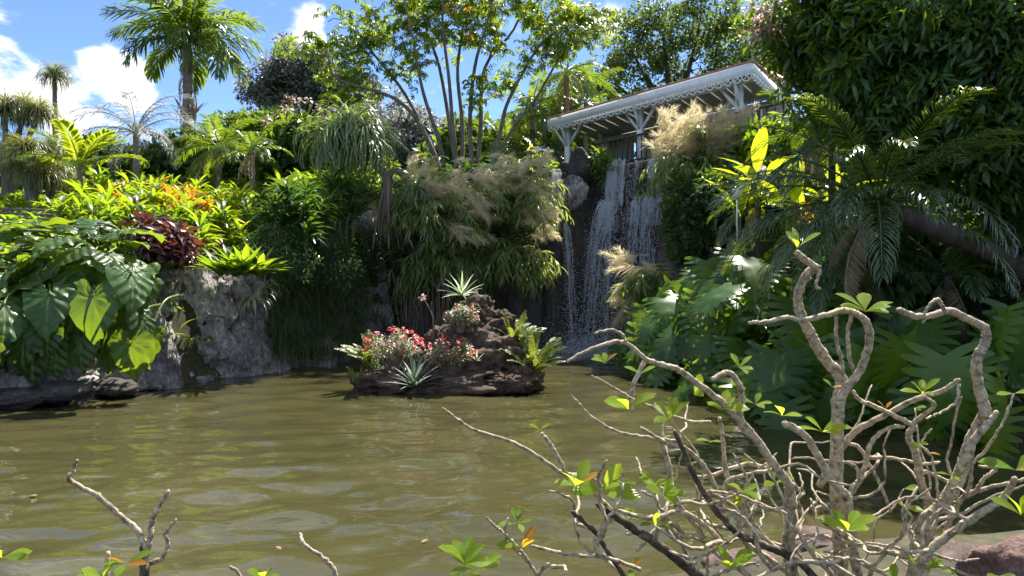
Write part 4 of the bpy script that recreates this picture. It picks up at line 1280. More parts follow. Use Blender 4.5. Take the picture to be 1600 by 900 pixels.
stems = [us(0, (668, 215, -.3), (610, 160, -.8), (540, 120, -1.2), (505, 85, -1.4)),
         us(0, (680, 220, .2), (640, 150, .4), (575, 80, .3), (545, 40, .1)),
         us(0, (690, 225, -.5), (665, 140, -1), (640, 60, -1.4), (625, -10, -1.6)),
         us(1, (705, 215, .5), (685, 120, 1), (660, 40, 1.3), (655, -30, 1.5)),
         us(1, (712, 210, -.2), (700, 120, -.4), (690, 30, -.6), (700, -40, -.8)),
         us(1, (722, 200, .3), (716, 100, .8), (720, 20, 1.0), (725, -40, 1.2)),
         us(2, (738, 200, -.3), (742, 100, -.7), (755, 30, -1), (770, -30, -1.2)),
         us(2, (748, 200, .2), (768, 110, .5), (800, 40, .7), (820, -20, .8)),
         us(3, (775, 205, -.2), (800, 140, -.5), (850, 70, -.9), (905, 35, -1.1)),
         us(3, (790, 220, .3), (830, 150, .2), (880, 90, 0), (900, 60, -.2), r0=.07),
         us(0, (650, 245, -.2), (590, 200, -.3), (560, 175, -.4), (530, 150, -.5), r0=.065)]
UB = [((505, 95), 0, (.9, 1.0, .75), 15), ((540, 60), 0, (.9, 1.0, .8), 16), ((560, 120), -.6, (.9, 1, .5), 12), ((600, 30), 0, (1.0, 1.2, .8), 18), ((630, 90), -.5, (1.0, 1.2, .6), 13), ((660, 10), 0, (1.2, 1.4, .8), 22),
      ((720, 0), 0, (1.2, 1.4, .8), 22), ((700, 60), .5, (1.0, 1.2, .6), 10), ((780, 5), 0, (1.2, 1.4, .8), 20), ((770, 60), 0, (.9, 1.0, .6), 9), ((840, 20), -.3, (1.1, 1.2, .7), 18), ((895, 45), -.9, (.95, 1.0, .7), 22), ((870, 85), -.5, (.7, .8, .4), 10),
      ((760, 150), -.4, (.5, .6, .4), 5), ((540, 150), -.4, (.8, .8, .35), 8), ((790, 120), .2, (.5, .6, .5), 5), ((700, -60), 0, (3.6, 2.2, 1.0), 50)]
tree("umbrella_tree", "many stemmed umbrella tree with fanned trunks above the cliff", stems, [(tuple(P(c[0], c[1], UY + dy)), rad, max(4, int(n * (.74 if c[1] > -50 else .3)))) for c, dy, rad, n in UB], CL_OCTO, M['lf_octo'], M['bark_grey'], 51, per_tip=2, jitter=.3, r_tip=.014, r_join=.035, cs=(.75, 1.05))
o = bpy.data.objects["umbrella_tree"]
Pn = np.array([P(x, y, UY + dy) - o.location for x, y, dy in ((708, 12, -1.3), (735, 15, -1.3), (733, 58, -1.1), (782, 152, -.9))])
part("yellowing_leaves", mesh("yellowing_leaves", multi_scatter(CL_OCTO, Pn, 5, (.4, .6)), leaf_mat("yellowing_umbrella_leaf", [(.36, .26, .02), (.4, .2, .02)], [(.8, .6, .02), (.8, .4, .02)], .5)), o)
tag(o.children[-1], label="yellow and orange old leaves")

# ---------------------------------------------------------------- screwpine
sb = P(606, 365, 22.9)
t = thing("screwpine", "screwpine with a hanging mop of grey green straps on stilt roots", "screwpine", sb)
r_ = np.random.default_rng(8)
g = [tube(smooth_path([np.array([0, 0, -.3]), np.array([0, 0, 1.0]), np.array([-.05, 0, 1.75]), np.array([-.35, 0, 2.1]), np.array(P(552, 215, 22.8) - sb)], 5), np.linspace(.17, .11, 21), 8),
     tube(smooth_path([np.array([0, 0, 1.7]), np.array([.25, .1, 2.0]), np.array(P(648, 300, 22.9) - sb)], 5), np.linspace(.1, .07, 11), 8)]
part("trunk", mesh("trunk", merge(g), M['bark_grey']), t)
rm = []
for k in range(22):
    a = r_.uniform(0, 6.28); h = r_.uniform(.7, 1.9); o_ = r_.uniform(.25, .55)
    rm.append(tube(smooth_path([np.array([.1 * math.cos(a), .1 * math.sin(a), h]), np.array([o_ * .6 * math.cos(a), o_ * .6 * math.sin(a), h * .5]), np.array([o_ * math.cos(a), o_ * math.sin(a), -.5])], 4), .028, 5))
me_root = [mesh("stilt_root", q, M['root']) for q in rm]
for q in me_root:
    part("stilt_root", q, t)


def mop(seed, n, L, zlo, W=.055, arch=2.75):
    r = np.random.default_rng(seed)
    D = rand_dirs(r, n, zlo, 1.0)
    return mesh("leaf_mop", scatter(strap(L, W, 8, arch), D * .08 + r.normal(0, .06, (n, 3)), D, np.tile([0, 0, 1.], (n, 1)) + r.normal(0, .1, (n, 3)), r.uniform(.75, 1.15, n)), M['lf_pand'])


for (px, py, dY, n, L, s, ry) in [(550, 205, -.1, 320, 1.75, 1.0, -.15), (532, 222, .2, 220, 1.9, 1.0, -.3), (568, 225, -.2, 220, 1.8, .95, .1), (648, 300, 0, 110, 1.2, .8, .2)]:
    m4 = Matrix.Rotation(ry, 4, 'Y') @ Matrix.Scale(s, 4); m4.translation = P(px, py, 22.8 + dY) - sb
    part("leaf_mop", mop(int(px), n, L, -.15), t, m4)

# ---------------------------------------------------------------- tiger grass clumps
LT = leaf(.42, .055, 3, .3, .5, wide=.35)
LT2 = leaf(.34, .045, 2, .3, .35, wide=.35)


def plume_geo(seed, L=.6, n=150):
    r = np.random.default_rng(seed)
    V, T, U = [], [], []
    for i in range(n):
        s = r.uniform(.05, 1)
        p = np.array([0, L * s * .95, -.22 * L * s ** 2])
        d = unit(np.array([r.normal(0, .6), .75, r.normal(-.15, .5)]))
        l = L * (.55 - .3 * s) * r.uniform(.5, 1.2)
        e = p + d * l + np.array([0, 0, -.25 * l])
        w = unit(np.cross(d, r.normal(0, 1, 3))) * .0022
        b = len(V)
        V += [p - w, p + w, (p + e) / 2 + w * 1.2 + [0, 0, .03 * l], e]; U += [(0, 0)] * 4
        T += [(b, b + 1, b + 2), (b, b + 2, b + 3)]
    return merge([(np.array(V), np.array(T), np.array(U, float)), tube(np.array([[0, -.25, -.03], [0, 0, 0], [0, L * .5, -.05 * L], [0, L * .95, -.22 * L]]), [.005, .004, .003, .001], 3, False)])


PLUME = [mesh("plume", plume_geo(i), M['plume']) for i in range(4)]


def tiger(label, base, arcs, seed, ncane, nleaf, plumes, Lc=(1.6, 2.6), spread=1.0, lean=(0, 0, 0), leafs=(.7, 1.2), hangbelow=False, pl_scale=(.8, 1.3)):
    """canes arching from one crown, leaves along them, feathery plumes at given points"""
    r = np.random.default_rng(seed)
    base = Vector(base)
    t = thing("tiger_grass", label, "grass clump", base)
    g, LP, LD = [], [], []
    for i in range(ncane):
        a = r.uniform(0, 6.28); tilt = abs(r.normal(.45, .3)) * spread
        L = r.uniform(*Lc)
        d = np.array([math.cos(a) * math.sin(tilt), math.sin(a) * math.sin(tilt), math.cos(tilt)]) + np.array(lean)
        p = np.array([r.normal(0, .14), r.normal(0, .14), -.1])
        pts = [p]
        for k in range(8):
            d = unit(d + np.array([d[0] * .12, d[1] * .12, -.10 - .05 * k * spread]))
            pts.append(pts[-1] + d * L / 8)
        pts = np.array(pts)
        g.append(tube(pts, np.linspace(.011, .004, 9), 3, False))
        m_ = max(4, int(nleaf / ncane))
        f = r.uniform(1.6, 8, m_); k = np.minimum(f.astype(int), 7)
        LP.append(pts[k] + (pts[k + 1] - pts[k]) * (f - k)[:, None])
        tg = pts[k + 1] - pts[k]
        LD.append(unit(unit(tg) * .55 + rand_dirs(r, m_, -.5, .5) * .8 + np.array([0, 0, -.15])))
    LP, LD = np.concatenate(LP), np.concatenate(LD)
    part("canes", mesh("canes", merge(g), M['cane']), t)
    part("foliage", mesh("foliage", scatter(LT, LP, LD, np.tile([0, 0, 1.], (len(LP), 1)) + r.normal(0, .3, (len(LP), 3)), r.uniform(*leafs, len(LP))), M['lf_tiger']), t)
    for i, (px, py, Y_, ang) in enumerate(plumes):
        e = P(px, py, Y_) - base
        D = (math.cos(R(ang)), r.normal(-.25, .3), math.sin(R(ang)))
        part("plume", PLUME[i % 4], t, mat_from(D, (0, 0, 1), e - Vector(D) * .3, r.uniform(*pl_scale)))
    return t


r_ = np.random.default_rng(21)


def pl(n, x0, x1, y0, y1, Y_, a0, a1):
    return [(r_.uniform(x0, x1), r_.uniform(y0, y1), Y_ + r_.normal(0, .2), r_.uniform(a0, a1)) for _ in range(n)]


tiger("tiger grass clump with drooping fans beside the screwpine", P(678, 345, 23.6), None, 1, 90, 3600, pl(34, 690, 775, 270, 370, 22.6, -50, 30) + pl(26, 640, 725, 245, 310, 22.8, 0, 90), Lc=(1.5, 2.6), spread=1.25)
tiger("tiger grass clump with golden plumes in front of the umbrella tree", P(800, 330, 23.9), None, 2, 100, 4200, pl(46, 740, 862, 240, 300, 23.1, 0, 90) + pl(22, 815, 862, 290, 370, 22.9, -40, 30), Lc=(1.5, 2.5), spread=1.0)
tiger("lower tiger grass clump hanging over the dark cliff behind the islet", P(690, 415, 22.9), None, 3, 80, 2600, pl(5, 700, 750, 345, 370, 22.3, -50, 0), Lc=(1.0, 1.8), spread=1.5)
tiger("lower tiger grass clump hanging beside the cliff left of the falls", P(800, 410, 23.4), None, 4, 80, 2600, pl(4, 830, 860, 330, 370, 22.8, -50, 0), Lc=(1.0, 1.9), spread=1.4)
tiger("tall tiger grass topped by a cloud of straw plumes before the pavilion", P(1092, 282, 23.0), None, 5, 100, 3400, pl(120, 1030, 1178, 180, 245, 22.7, 25, 130), Lc=(1.2, 2.1), spread=.9, pl_scale=(.9, 1.5))
tiger("small tiger grass with plumes arching across the waterfall's foot", P(1015, 450, 20.8), None, 6, 45, 1100, pl(8, 965, 1020, 395, 420, 20.6, 120, 200) + pl(7, 950, 1000, 430, 500, 20.6, 160, 240), Lc=(.7, 1.3), spread=1.2, lean=(-.25, -.1, 0), pl_scale=(1.0, 1.4))
# roots hanging from the undercut below the clumps
t = thing("hanging_roots", "curtain of thin tan roots hanging from the cliff behind the islet", "roots", P(655, 440, 22.6))
for k in range(34):
    x = r_.uniform(-.75, .95); L = r_.uniform(1.2, 1.95)
    part("root", mesh("root", tube(smooth_path([np.array([x, r_.normal(0, .1), .1]), np.array([x + r_.normal(0, .06), 0, -L * .5]), np.array([x + r_.normal(.05, .12), -.1, -L])], 4), np.linspace(.014, .006, 9), 4, False), M['root']), t)

# ================================================================== left bank
def ear_geo(seed):
    r = np.random.default_rng(seed)
    half = [(0, 1), (.10, .87), (.24, .68), (.37, .45), (.46, .2), (.5, -.03), (.46, -.22), (.36, -.35), (.23, -.38), (.11, -.28), (.03, -.12)]
    pts = half + [(-x, y) for x, y in half[::-1][:-1]]
    o = smooth_path([(x, y, 0) for x, y in pts] + [(0, 1, 0)], 2)[:-1, :2]
    o = o * (1 + r.normal(0, .035, (len(o), 1)))
    n = len(o)
    V, U, T = [(0, 0, 0)], [(.5, .5)], []
    for k, f in enumerate((.35, .7, 1.0)):
        for i, (x, y) in enumerate(o):
            rr = math.hypot(x, y) * f
            z = -.28 * rr * rr - .10 * (abs(x) * f) ** 1.0 + (.012 * f if i % 2 else -.008 * f) + (r.normal(0, .05) if f == 1 else r.normal(0, .012))
            z += .10 * abs(x * f)
            V.append((x * f, y * f - .1 * rr * rr * (y > 0), z)); U.append((.5 + x * f, .4 + y * f * .6))
    for i in range(n):
        j = (i + 1) % n
        T.append((0, 1 + j, 1 + i))
        for k in range(2):
            a, b = 1 + k * n, 1 + (k + 1) * n
            T += [(a + i, a + j, b + j), (a + i, b + j, b + i)]
    return np.array(V), np.array(T)[:, ::-1], np.array(U, float)


EAR = [mesh("leaf", ear_geo(i), M['lf_ear']) for i in range(4)]
stalk_mat = leaf_mat("green_leaf_stalk", [(.10, .16, .04), (.14, .2, .05)], [(.2, .3, .04)], .15)


def ear_plant(label, base, leaves, seed):
    r = np.random.default_rng(seed)
    base = Vector(base)
    t = thing("elephant_ear", label, "elephant ear", base)
    for i, (px, py, Y_, s, tilt, yaw) in enumerate(leaves):
        q = P(px, py, Y_) - base
        # tilt 0: blade level, 90: hanging; yaw: direction of the tip (0 towards the camera, + to the right)
        a, y_ = R(tilt + r.normal(0, 8)), R(yaw + r.normal(0, 14))
        D = np.array([math.sin(y_) * math.cos(a), -math.cos(y_) * math.cos(a), -math.sin(a)])
        N = np.array([math.sin(y_) * math.sin(a), -math.cos(y_) * math.sin(a), math.cos(a)]) + r.normal(0, .15, 3)
        part("leaf", EAR[i % 4], t, mat_from(D, N, q, s))
        b0 = np.array([r.normal(0, .3), r.normal(.25, .2), r.normal(0, .1)])
        qa = np.array(q)
        part("leaf_stalk", mesh("leaf_stalk", tube(smooth_path([b0, b0 * .4 + qa * .6 + np.array([0, .1, .35]), qa + np.array([0, .03, .06]), qa], 4), np.linspace(.03, .014, 13), 5, False), stalk_mat), t)
    return t


r_ = np.random.default_rng(14)


def ears(n, x0, x1, y0, y1, Yf, size, tilt, yaw, gap=20):
    out, tries = [], 0
    while len(out) < n and tries < 4000:
        tries += 1
        x, y = r_.uniform(x0, x1), r_.uniform(y0, y1)
        if all(math.hypot(x - q[0], y - q[1]) > gap for q in out):
            f = (y - y0) / (y1 - y0)
            out.append((x, y, Yf(x, y) + r_.normal(0, .18), r_.uniform(*size), tilt[0] + (tilt[1] - tilt[0]) * f, r_.uniform(*yaw)))
    return out


YE = lambda x, y: 13.3 + x / 240 * 1.2 + (520 - y) / 160 * .9
ear_plant("big elephant ear at the picture's edge with huge leaves hanging to the water", (-9.6, 14.6, 1.7), ears(20, -40, 100, 410, 555, YE, (.55, .95), (35, 85), (-45, 40), 27), 1)
ear_plant("sunlit elephant ear with raised yellow green leaves on the bank top", (-8.4, 15.6, 2.3), ears(22, 0, 215, 350, 405, lambda x, y: YE(x, y) + .5, (.55, .85), (-25, 25), (60, 290), 17) + ears(5, 60, 170, 370, 400, YE, (.6, .8), (20, 35), (-60, 60), 22), 2)
ear_plant("elephant ear with glossy drooping leaves beside the grey rock face", (-7.9, 15.2, 1.9), ears(20, 105, 238, 415, 545, YE, (.55, .85), (30, 88), (-30, 70), 24) + [(145, 465, 13.6, .98, 72, 5), (205, 430, 13.9, .85, 60, 40)], 3)

SPB = {'w': leaf(.36, .085, 2, .25, .5, wide=.5)}


def rosette_geo(seed, n, L, W, lo, hi, arch=.6, stem_h=.5, bunch=.3):
    r = np.random.default_rng(seed)
    el = np.radians(r.uniform(lo, hi, n)); az = r.uniform(0, 6.283, n)
    D = np.stack([np.cos(az) * np.cos(el), np.sin(az) * np.cos(el), np.sin(el)], 1)
    Pn = np.stack([np.cos(az) * .02, np.sin(az) * .02, stem_h + r.uniform(-bunch, 0.02, n)], 1)
    return scatter(leaf(L, W, 4, .3, arch, wide=.5), Pn, D, np.tile([0, 0, 1.], (n, 1)) + r.normal(0, .15, (n, 3)), r.uniform(.7, 1.1, n))


TI = {}
for kind, mat_ in (('y', 'lf_ti_y'), ('o', 'lf_ti_o'), ('g', 'lf_ti_g'), ('d', 'lf_ti_d')):
    for v in range(3):
        r_ = np.random.default_rng(900 + v)
        geos, st = [], []
        for k in range(4):
            ox, oy, h = r_.normal(0, .2), r_.normal(0, .2), r_.uniform(.45, 1.05)
            q = rosette_geo(910 + v * 7 + k, 22, .58, .115, 0, 85, .55, h, .4)
            geos.append((q[0] + np.array([ox, oy, 0]), q[1], q[2]))
            st.append(tube(np.array([[ox * .5, oy * .5, -.25], [ox, oy, h]]), [.02, .014], 5, False))
        TI[kind + str(v)] = (mesh("foliage", merge(geos), M[mat_]), mesh("stems", merge(st), M['cane']))


def ti(name, label, loc, kind, v, s, rz, group, cat="plant"):
    t = thing(name, label, cat, loc, group, rz)
    t.scale = (s, s, s)
    part("foliage", TI[kind + str(v % 3)][0], t); part("stems", TI[kind + str(v % 3)][1], t)
    return t


TIL = {'y': ("ti_plant", "yellow green ti plant in the sunlit band along the left hillside", "yellow green ti plants"),
       'o': ("croton", "orange and yellow croton among the ti plants on the left hillside", "orange crotons"),
       'g': ("ginger_plant", "green broad leaved ginger on the left hillside", "green gingers"),
       'd': ("ginger_plant", "dark green ginger in the shade between bank and screwpine", "dark gingers")}
r_ = np.random.default_rng(33)
spots = []
for row, (Y_, n) in enumerate(((18.6, 15), (20.2, 17), (22, 18), (24, 18), (26.2, 16))):
    for i in range(n):
        lo_ = 95 if row < 2 else 150
        px = lo_ + (i + r_.uniform(.1, .9)) / n * (565 - lo_)
        spots.append((px, Y_ + r_.normal(0, .35), row))
for i, (px, Y_, row) in enumerate(spots):
    b = on_ground(px, Y_)
    if b.z < 2.2: continue
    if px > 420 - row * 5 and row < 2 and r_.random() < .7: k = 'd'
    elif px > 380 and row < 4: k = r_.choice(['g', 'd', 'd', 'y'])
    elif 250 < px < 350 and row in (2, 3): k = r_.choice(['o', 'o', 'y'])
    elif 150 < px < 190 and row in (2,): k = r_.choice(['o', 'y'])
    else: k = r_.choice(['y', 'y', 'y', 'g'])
    nm, lb, gr = TIL[k]
    sz = r_.uniform(.75, 1.15)
    LMK = ("beyond the sunlit elephant ear", "above the purple red shrub", "above the grey rock face", "above the bright nest plant", "towards the screwpine")
    lmk = LMK[min(4, max(0, int((px > 180)) + int(px > 290) + int(px > 370) + int(px > 450)))]
    rowp = ("front row", "second row", "middle row", "fourth row", "back row")[row]
    lb = "%s %s, %s of hillside band, %s" % (("small" if sz < .88 else "large" if sz > 1.02 else "medium"), {'y': "yellow green ti plant", 'o': "orange yellow croton", 'g': "green broad leaved ginger", 'd': "dark green ginger"}[k], rowp, lmk)
    ti(nm, lb, b, k, i, sz, r_.uniform(0, 6.28), gr)
# dark gingers on the slope left of the screwpine
for i, (px, py, Y_) in enumerate([(465, 350, 19.5), (490, 335, 20.2), (510, 350, 20.8), (530, 320, 21.8), (480, 375, 19.4), (450, 330, 19.2), (545, 345, 22), (430, 350, 18.8)]):
    ti(TIL['d'][0], ["dark green ginger lowest on the shaded slope", "dark green ginger in the middle of the shaded slope", "dark green ginger on the shaded slope under the bright band", "dark green ginger on the slope next to the screwpine mop", "dark green ginger overhanging the hanging grass", "dark green ginger on the shaded slope behind the nest plant", "dark green ginger just left of the stilt roots", "dark green ginger on the slope closest to the nest plant"][i], P(px, py + 20, Y_), 'd', i, r_.uniform(.9, 1.25), r_.uniform(0, 6), TIL['d'][2])
b = P(240, 418, 17.3)
shrub("red_leaf_shrub", "purple red leaved shrub on top of the grey rock face", b, [((0, 0, .55), (.75, .6, .5), 46), ((.35, 0, .35), (.5, .5, .4), 18)], [cluster(leaf(.3, .085, 3, .25, .4), 16, .2, 60 + i, droop=.2) for i in range(3)], M['lf_red'], 61)
t = thing("nest_fern", "bright green upright nest plant on the edge right of the rock face", "plant", P(372, 430, 17.2))
for i in range(4):
    q = rosette_geo(70 + i, 34, .85, .16, 25, 88, .35, 0, .05)
    part("leaf_rosette", mesh("leaf_rosette", q, M['lf_ti_g']), t, loc=((i - 1.5) * .28, (i % 2) * .2, 0))
for i, (px, py, Y_, s, lb) in enumerate([(398, 468, 17.7, 1.0, "cream striped strap plant hanging over the rock's shoulder below the nest plant"), (412, 450, 17.9, .8, "smaller striped strap plant tucked beside the hanging one"),
                                         (517, 535, 20.9, .7, "striped strap plant low on the shaded bank near the water"), (590, 480, 22.6, .7, "pale strap plant on the dark bank left of the hanging roots")]):
    t = thing("strap_plant", lb, "plant", P(px, py, Y_))
    r2 = np.random.default_rng(80 + i); n = 34
    D = rand_dirs(r2, n, -.1, .9) + np.array([0, -.35, 0])
    part("leaf_tuft", mesh("leaf_tuft", scatter(strap(.8, .035, 6, 1.9), D * .03, D, np.tile([0, 0, 1.], (n, 1)), s * r2.uniform(.7, 1.1, n)), M['lf_spider']), t)


# ---------------------------------------------------------------- stuff on the banks
def hang_grass(name, label, n, x0, x1, ytop, ybot, Yf, seed, L=(.35, .8), W=.012):
    r = np.random.default_rng(seed)
    px = r.uniform(x0, x1, n); f = r.uniform(0, 1, n)
    py = ytop(px) + (ybot(px) - ytop(px)) * f
    Yv = Yf(px, f) + r.normal(0, .12, n)
    Pn = np.stack([(px - 800) / F * Yv, Yv, CAMH + (450 - py) / F * Yv], 1)
    D = rand_dirs(r, n, -.2, .8) + np.array([.1, -.7, .1])
    o = part(name, mesh(name, scatter(strap(1.0, W / .55, 5, 2.0), Pn, D, np.tile([0, 0, 1.], (n, 1)), r.uniform(*L, n)), M['lf_grass']))
    tag(o, label, "grass", kind="stuff")
    return o


hang_grass("grass", "long dark grass hanging down the shaded left bank to the water", 9000, 425, 575, lambda x: 345 + 0 * x, lambda x: 560 - (x - 425) * .05, lambda x, f: 19.3 + (x - 425) / 150 * 3.3 + (1 - f) * 1.1, 1, W=.013)


def undergrowth(label, n, xs, ys, seed, tpl, mat, cond=None, s=(.7, 1.3), lift=.1):
    r = np.random.default_rng(seed)
    x, y = r.uniform(*xs, n), r.uniform(*ys, n)
    z = terrain_h(x, y)
    k = z > .35
    if cond is not None: k &= cond(x, y, z)
    x, y, z = x[k], y[k], z[k]
    n = len(x)
    D = rand_dirs(r, n, -.1, .9)
    o = part("undergrowth", mesh("undergrowth", scatter(tpl, np.stack([x, y, z + r.uniform(0, lift, n)], 1), D, np.tile([0, 0, 1.], (n, 1)) + r.normal(0, .3, (n, 3)), r.uniform(*s, n)), mat))
    tag(o, label, "undergrowth", kind="stuff")


undergrowth("low leafy ground cover over the left hillside", 16000, (-22, -3.5), (13, 40), 2, leaf(.4, .13, 2, .2, .5), M['lf_ti_g'], lift=.35)
undergrowth("low leafy ground cover around the umbrella tree and pavilion", 12000, (-6, 9), (24.5, 42), 3, leaf(.4, .13, 2, .2, .5), M['lf_ti_d'], lambda x, y, z: ~((y < 29.5) & (x > 1.0) & (x < 6.0)), lift=.4)
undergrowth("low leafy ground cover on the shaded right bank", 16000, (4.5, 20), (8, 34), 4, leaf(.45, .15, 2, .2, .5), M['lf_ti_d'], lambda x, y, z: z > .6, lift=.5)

# climbing leaves over the cliff right and left of the falls
for (lb, c, rad, n, mt, cl, sd) in [
        ("dark creeper mass on the cliff right of the waterfall", P(1080, 345, 21.9), (.75, .8, 1.5), 90, 'lf_far', CL_SM, 1),
        ("dark leafy creeper below the straw plumed grass", P(1135, 300, 20.8), (.7, .6, .7), 50, 'lf_ti_d', CL_SM, 2),
        ("creeping ferny cover on the shaded bank left of the screwpine roots", P(500, 410, 20.9), (1.1, .6, .9), 70, 'lf_ti_d', CL_FINE, 3),
        ("fine leaved dark creeper below the screwpine's stilt roots", P(590, 395, 23.2), (.8, .6, .6), 45, 'lf_ti_d', CL_FINE, 4),
        ("fine leaved shrub between nest plant and dark gingers", P(440, 395, 18.9), (.9, .6, .7), 60, 'lf_ti_d', CL_FINE, 5),
        ("leafy tuft on the lip between the black boulder and the falls", P(938, 262, 26.0), (.3, .35, .45), 16, 'lf_ti_g', CL_SM, 6),
        ("dark moss and fern tuft on the rock between the two curtains", P(1008, 285, 25.6), (.16, .2, .6), 12, 'lf_ti_d', CL_FINE, 7),
        ("small green bush left of the thin side stream", P(845, 262, 26.2), (.4, .4, .35), 14, 'lf_ti_y', CL_SM, 8)]:
    shrub("creeper" if sd < 6 else "bush", lb, c - Vector((0, 0, rad[2] * .6)), [((0, 0, rad[2] * .6), rad, n)], cl, M[mt], 700 + sd, cat="creeper" if sd < 6 else "bush", cs=(.7, 1.1), zlo=-1)

# ================================================================== islet plants
fl = leaf(.03, .03, 1, .1, .1)


def crown_of_thorns(label, base, rad, seed, nf):
    r = np.random.default_rng(seed)
    t = thing("flower_shrub", label, "flower shrub", base)
    n = 46
    q, D = ellip_points(r, n, (0, 0, rad[2] * .6), rad, .5, -.2)
    part("stems", mesh("stems", merge([tube(smooth_path([np.array([e[0] * .25, e[1] * .25, -.1]), e * .6, e], 3), np.linspace(.012, .007, 7), 4, False) for e in q]), M['bark_grey']), t)
    part("foliage", mesh("foliage", multi_scatter([cluster(leaf(.075, .035, 1, .2, .2), 16, .09, 90 + i, droop=0) for i in range(3)], np.concatenate([q, q * .8]), seed, (.8, 1.2)), M['lf_eup']), t)
    q, D = ellip_points(r, nf, (0, 0, rad[2] * .65), np.array(rad) * 1.08, .95, .0)
    tri = merge([scatter(fl, [[.006, 0, 0]], [[math.cos(a), math.sin(a), .25]], [[0, 0, 1.]], [1.]) for a in np.linspace(0, 6.28, 5)[:4]])
    part("flowers", mesh("flowers", multi_scatter([merge([scatter(tri, r.normal(0, .022, (4, 3)), r.normal(0, 1, (4, 3)) * [1, 1, .3], np.tile([0, -.4, 1.], (4, 1)), r.uniform(.8, 1.3, 4))])], q, seed + 2, (.8, 1.25)), M['flower']), t)


crown_of_thorns("wide crown of thorns bush covered in red flowers on the islet", P(615, 572, 15.9), (.66, .45, .48), 1, 75)
crown_of_thorns("paler crown of thorns bush with few red flowers on the islet's front slope", P(705, 580, 15.6), (.52, .3, .42), 2, 26)
crown_of_thorns("small crown of thorns bush high on the islet below the top rosette", P(720, 512, 16.0), (.33, .25, .3), 3, 10)


def fern(label, base, nf, seed, s, lean=(0, 0)):
    r = np.random.default_rng(seed)
    t = thing("sword_fern", label, "fern", base)
    for i in range(nf):
        az = r.uniform(0, 6.28); e = R(r.uniform(35, 88))
        D = np.array([math.cos(az) * math.cos(e) + lean[0], math.sin(az) * math.cos(e) + lean[1], math.sin(e)])
        N = np.array([-D[0] * .5, -D[1] * .5 - .5, .5]) + r.normal(0, .25, 3)
        part("frond", FR['fern'][i % 3], t, mat_from(D, N, r.normal(0, .06, 3) * [1, 1, .2], s * r.uniform(.75, 1.15)))


fern("sword fern at the islet's edge beside the red flowers", P(583, 576, 15.9), 24, 1, 1.4, (-.15, -.1))
fern("large sword fern on the islet's waterfall side", P(832, 582, 15.9), 40, 2, 1.5, (.15, -.1))
fern("sword fern behind the large one high on the islet's shoulder", P(805, 535, 16.4), 18, 3, 1.2, (.1, 0))
fern("tiny brown fern at the islet's waterline corner", P(557, 600, 15.6), 8, 4, .6)


def agave(label, base, n, L, W, seed, mat, lo=5, hi=85):
    r = np.random.default_rng(seed)
    t = thing("agave", label, "agave", base)
    V, T, U = strap(L, W, 5, .35, 0, .5, .92)
    me = mesh("leaf", (V, T, U), mat)
    for i in range(n):
        az = i * 2.39996; e = R(hi + (lo - hi) * (i / n) ** .9)
        D = (math.cos(az) * math.cos(e), math.sin(az) * math.cos(e), math.sin(e))
        part("leaf", me, t, mat_from(D, (-D[0], -D[1], 1.01), np.array(D) * .03, r.uniform(.85, 1.08)))


agave("blue green agave at the front of the islet over the water", P(648, 605, 15.2), 30, .68, .085, 1, M['lf_agave'])
agave("bright green agave crowning the islet's top", P(722, 462, 16.6), 24, .56, .06, 2, M['lf_aloe'], -5)
agave("small spiky green rosette beside the islet's front flowers", P(745, 565, 15.5), 12, .28, .03, 3, M['lf_aloe'])
agave("blue green agave low on the dark bank behind the islet", P(562, 492, 22.5), 20, .6, .07, 4, M['lf_agave'])
t = thing("dry_flower_stalk", "dry curved flower stalk with a pink tip rising from the islet", "stalk", P(676, 528, 16.2))
e = [np.array(P(x, y, 16.2) - t.location) for x, y in ((676, 530), (677, 500), (670, 480), (660, 465))]
part("stem", mesh("stem", tube(smooth_path(e, 5), np.linspace(.018, .01, 16), 5), M['bark_grey']), t)
e2 = [np.array(P(x, y, 16.25) - t.location) for x, y in ((679, 530), (676, 495), (674, 472))]
part("stem", mesh("stem", tube(smooth_path(e2, 5), np.linspace(.016, .009, 11), 5), M['bark_grey']), t)
part("flower_head", mesh("flower_head", cluster(leaf(.08, .035, 1), 26, .05, 5, 0), M['flower_pale']), t, loc=e[-1])


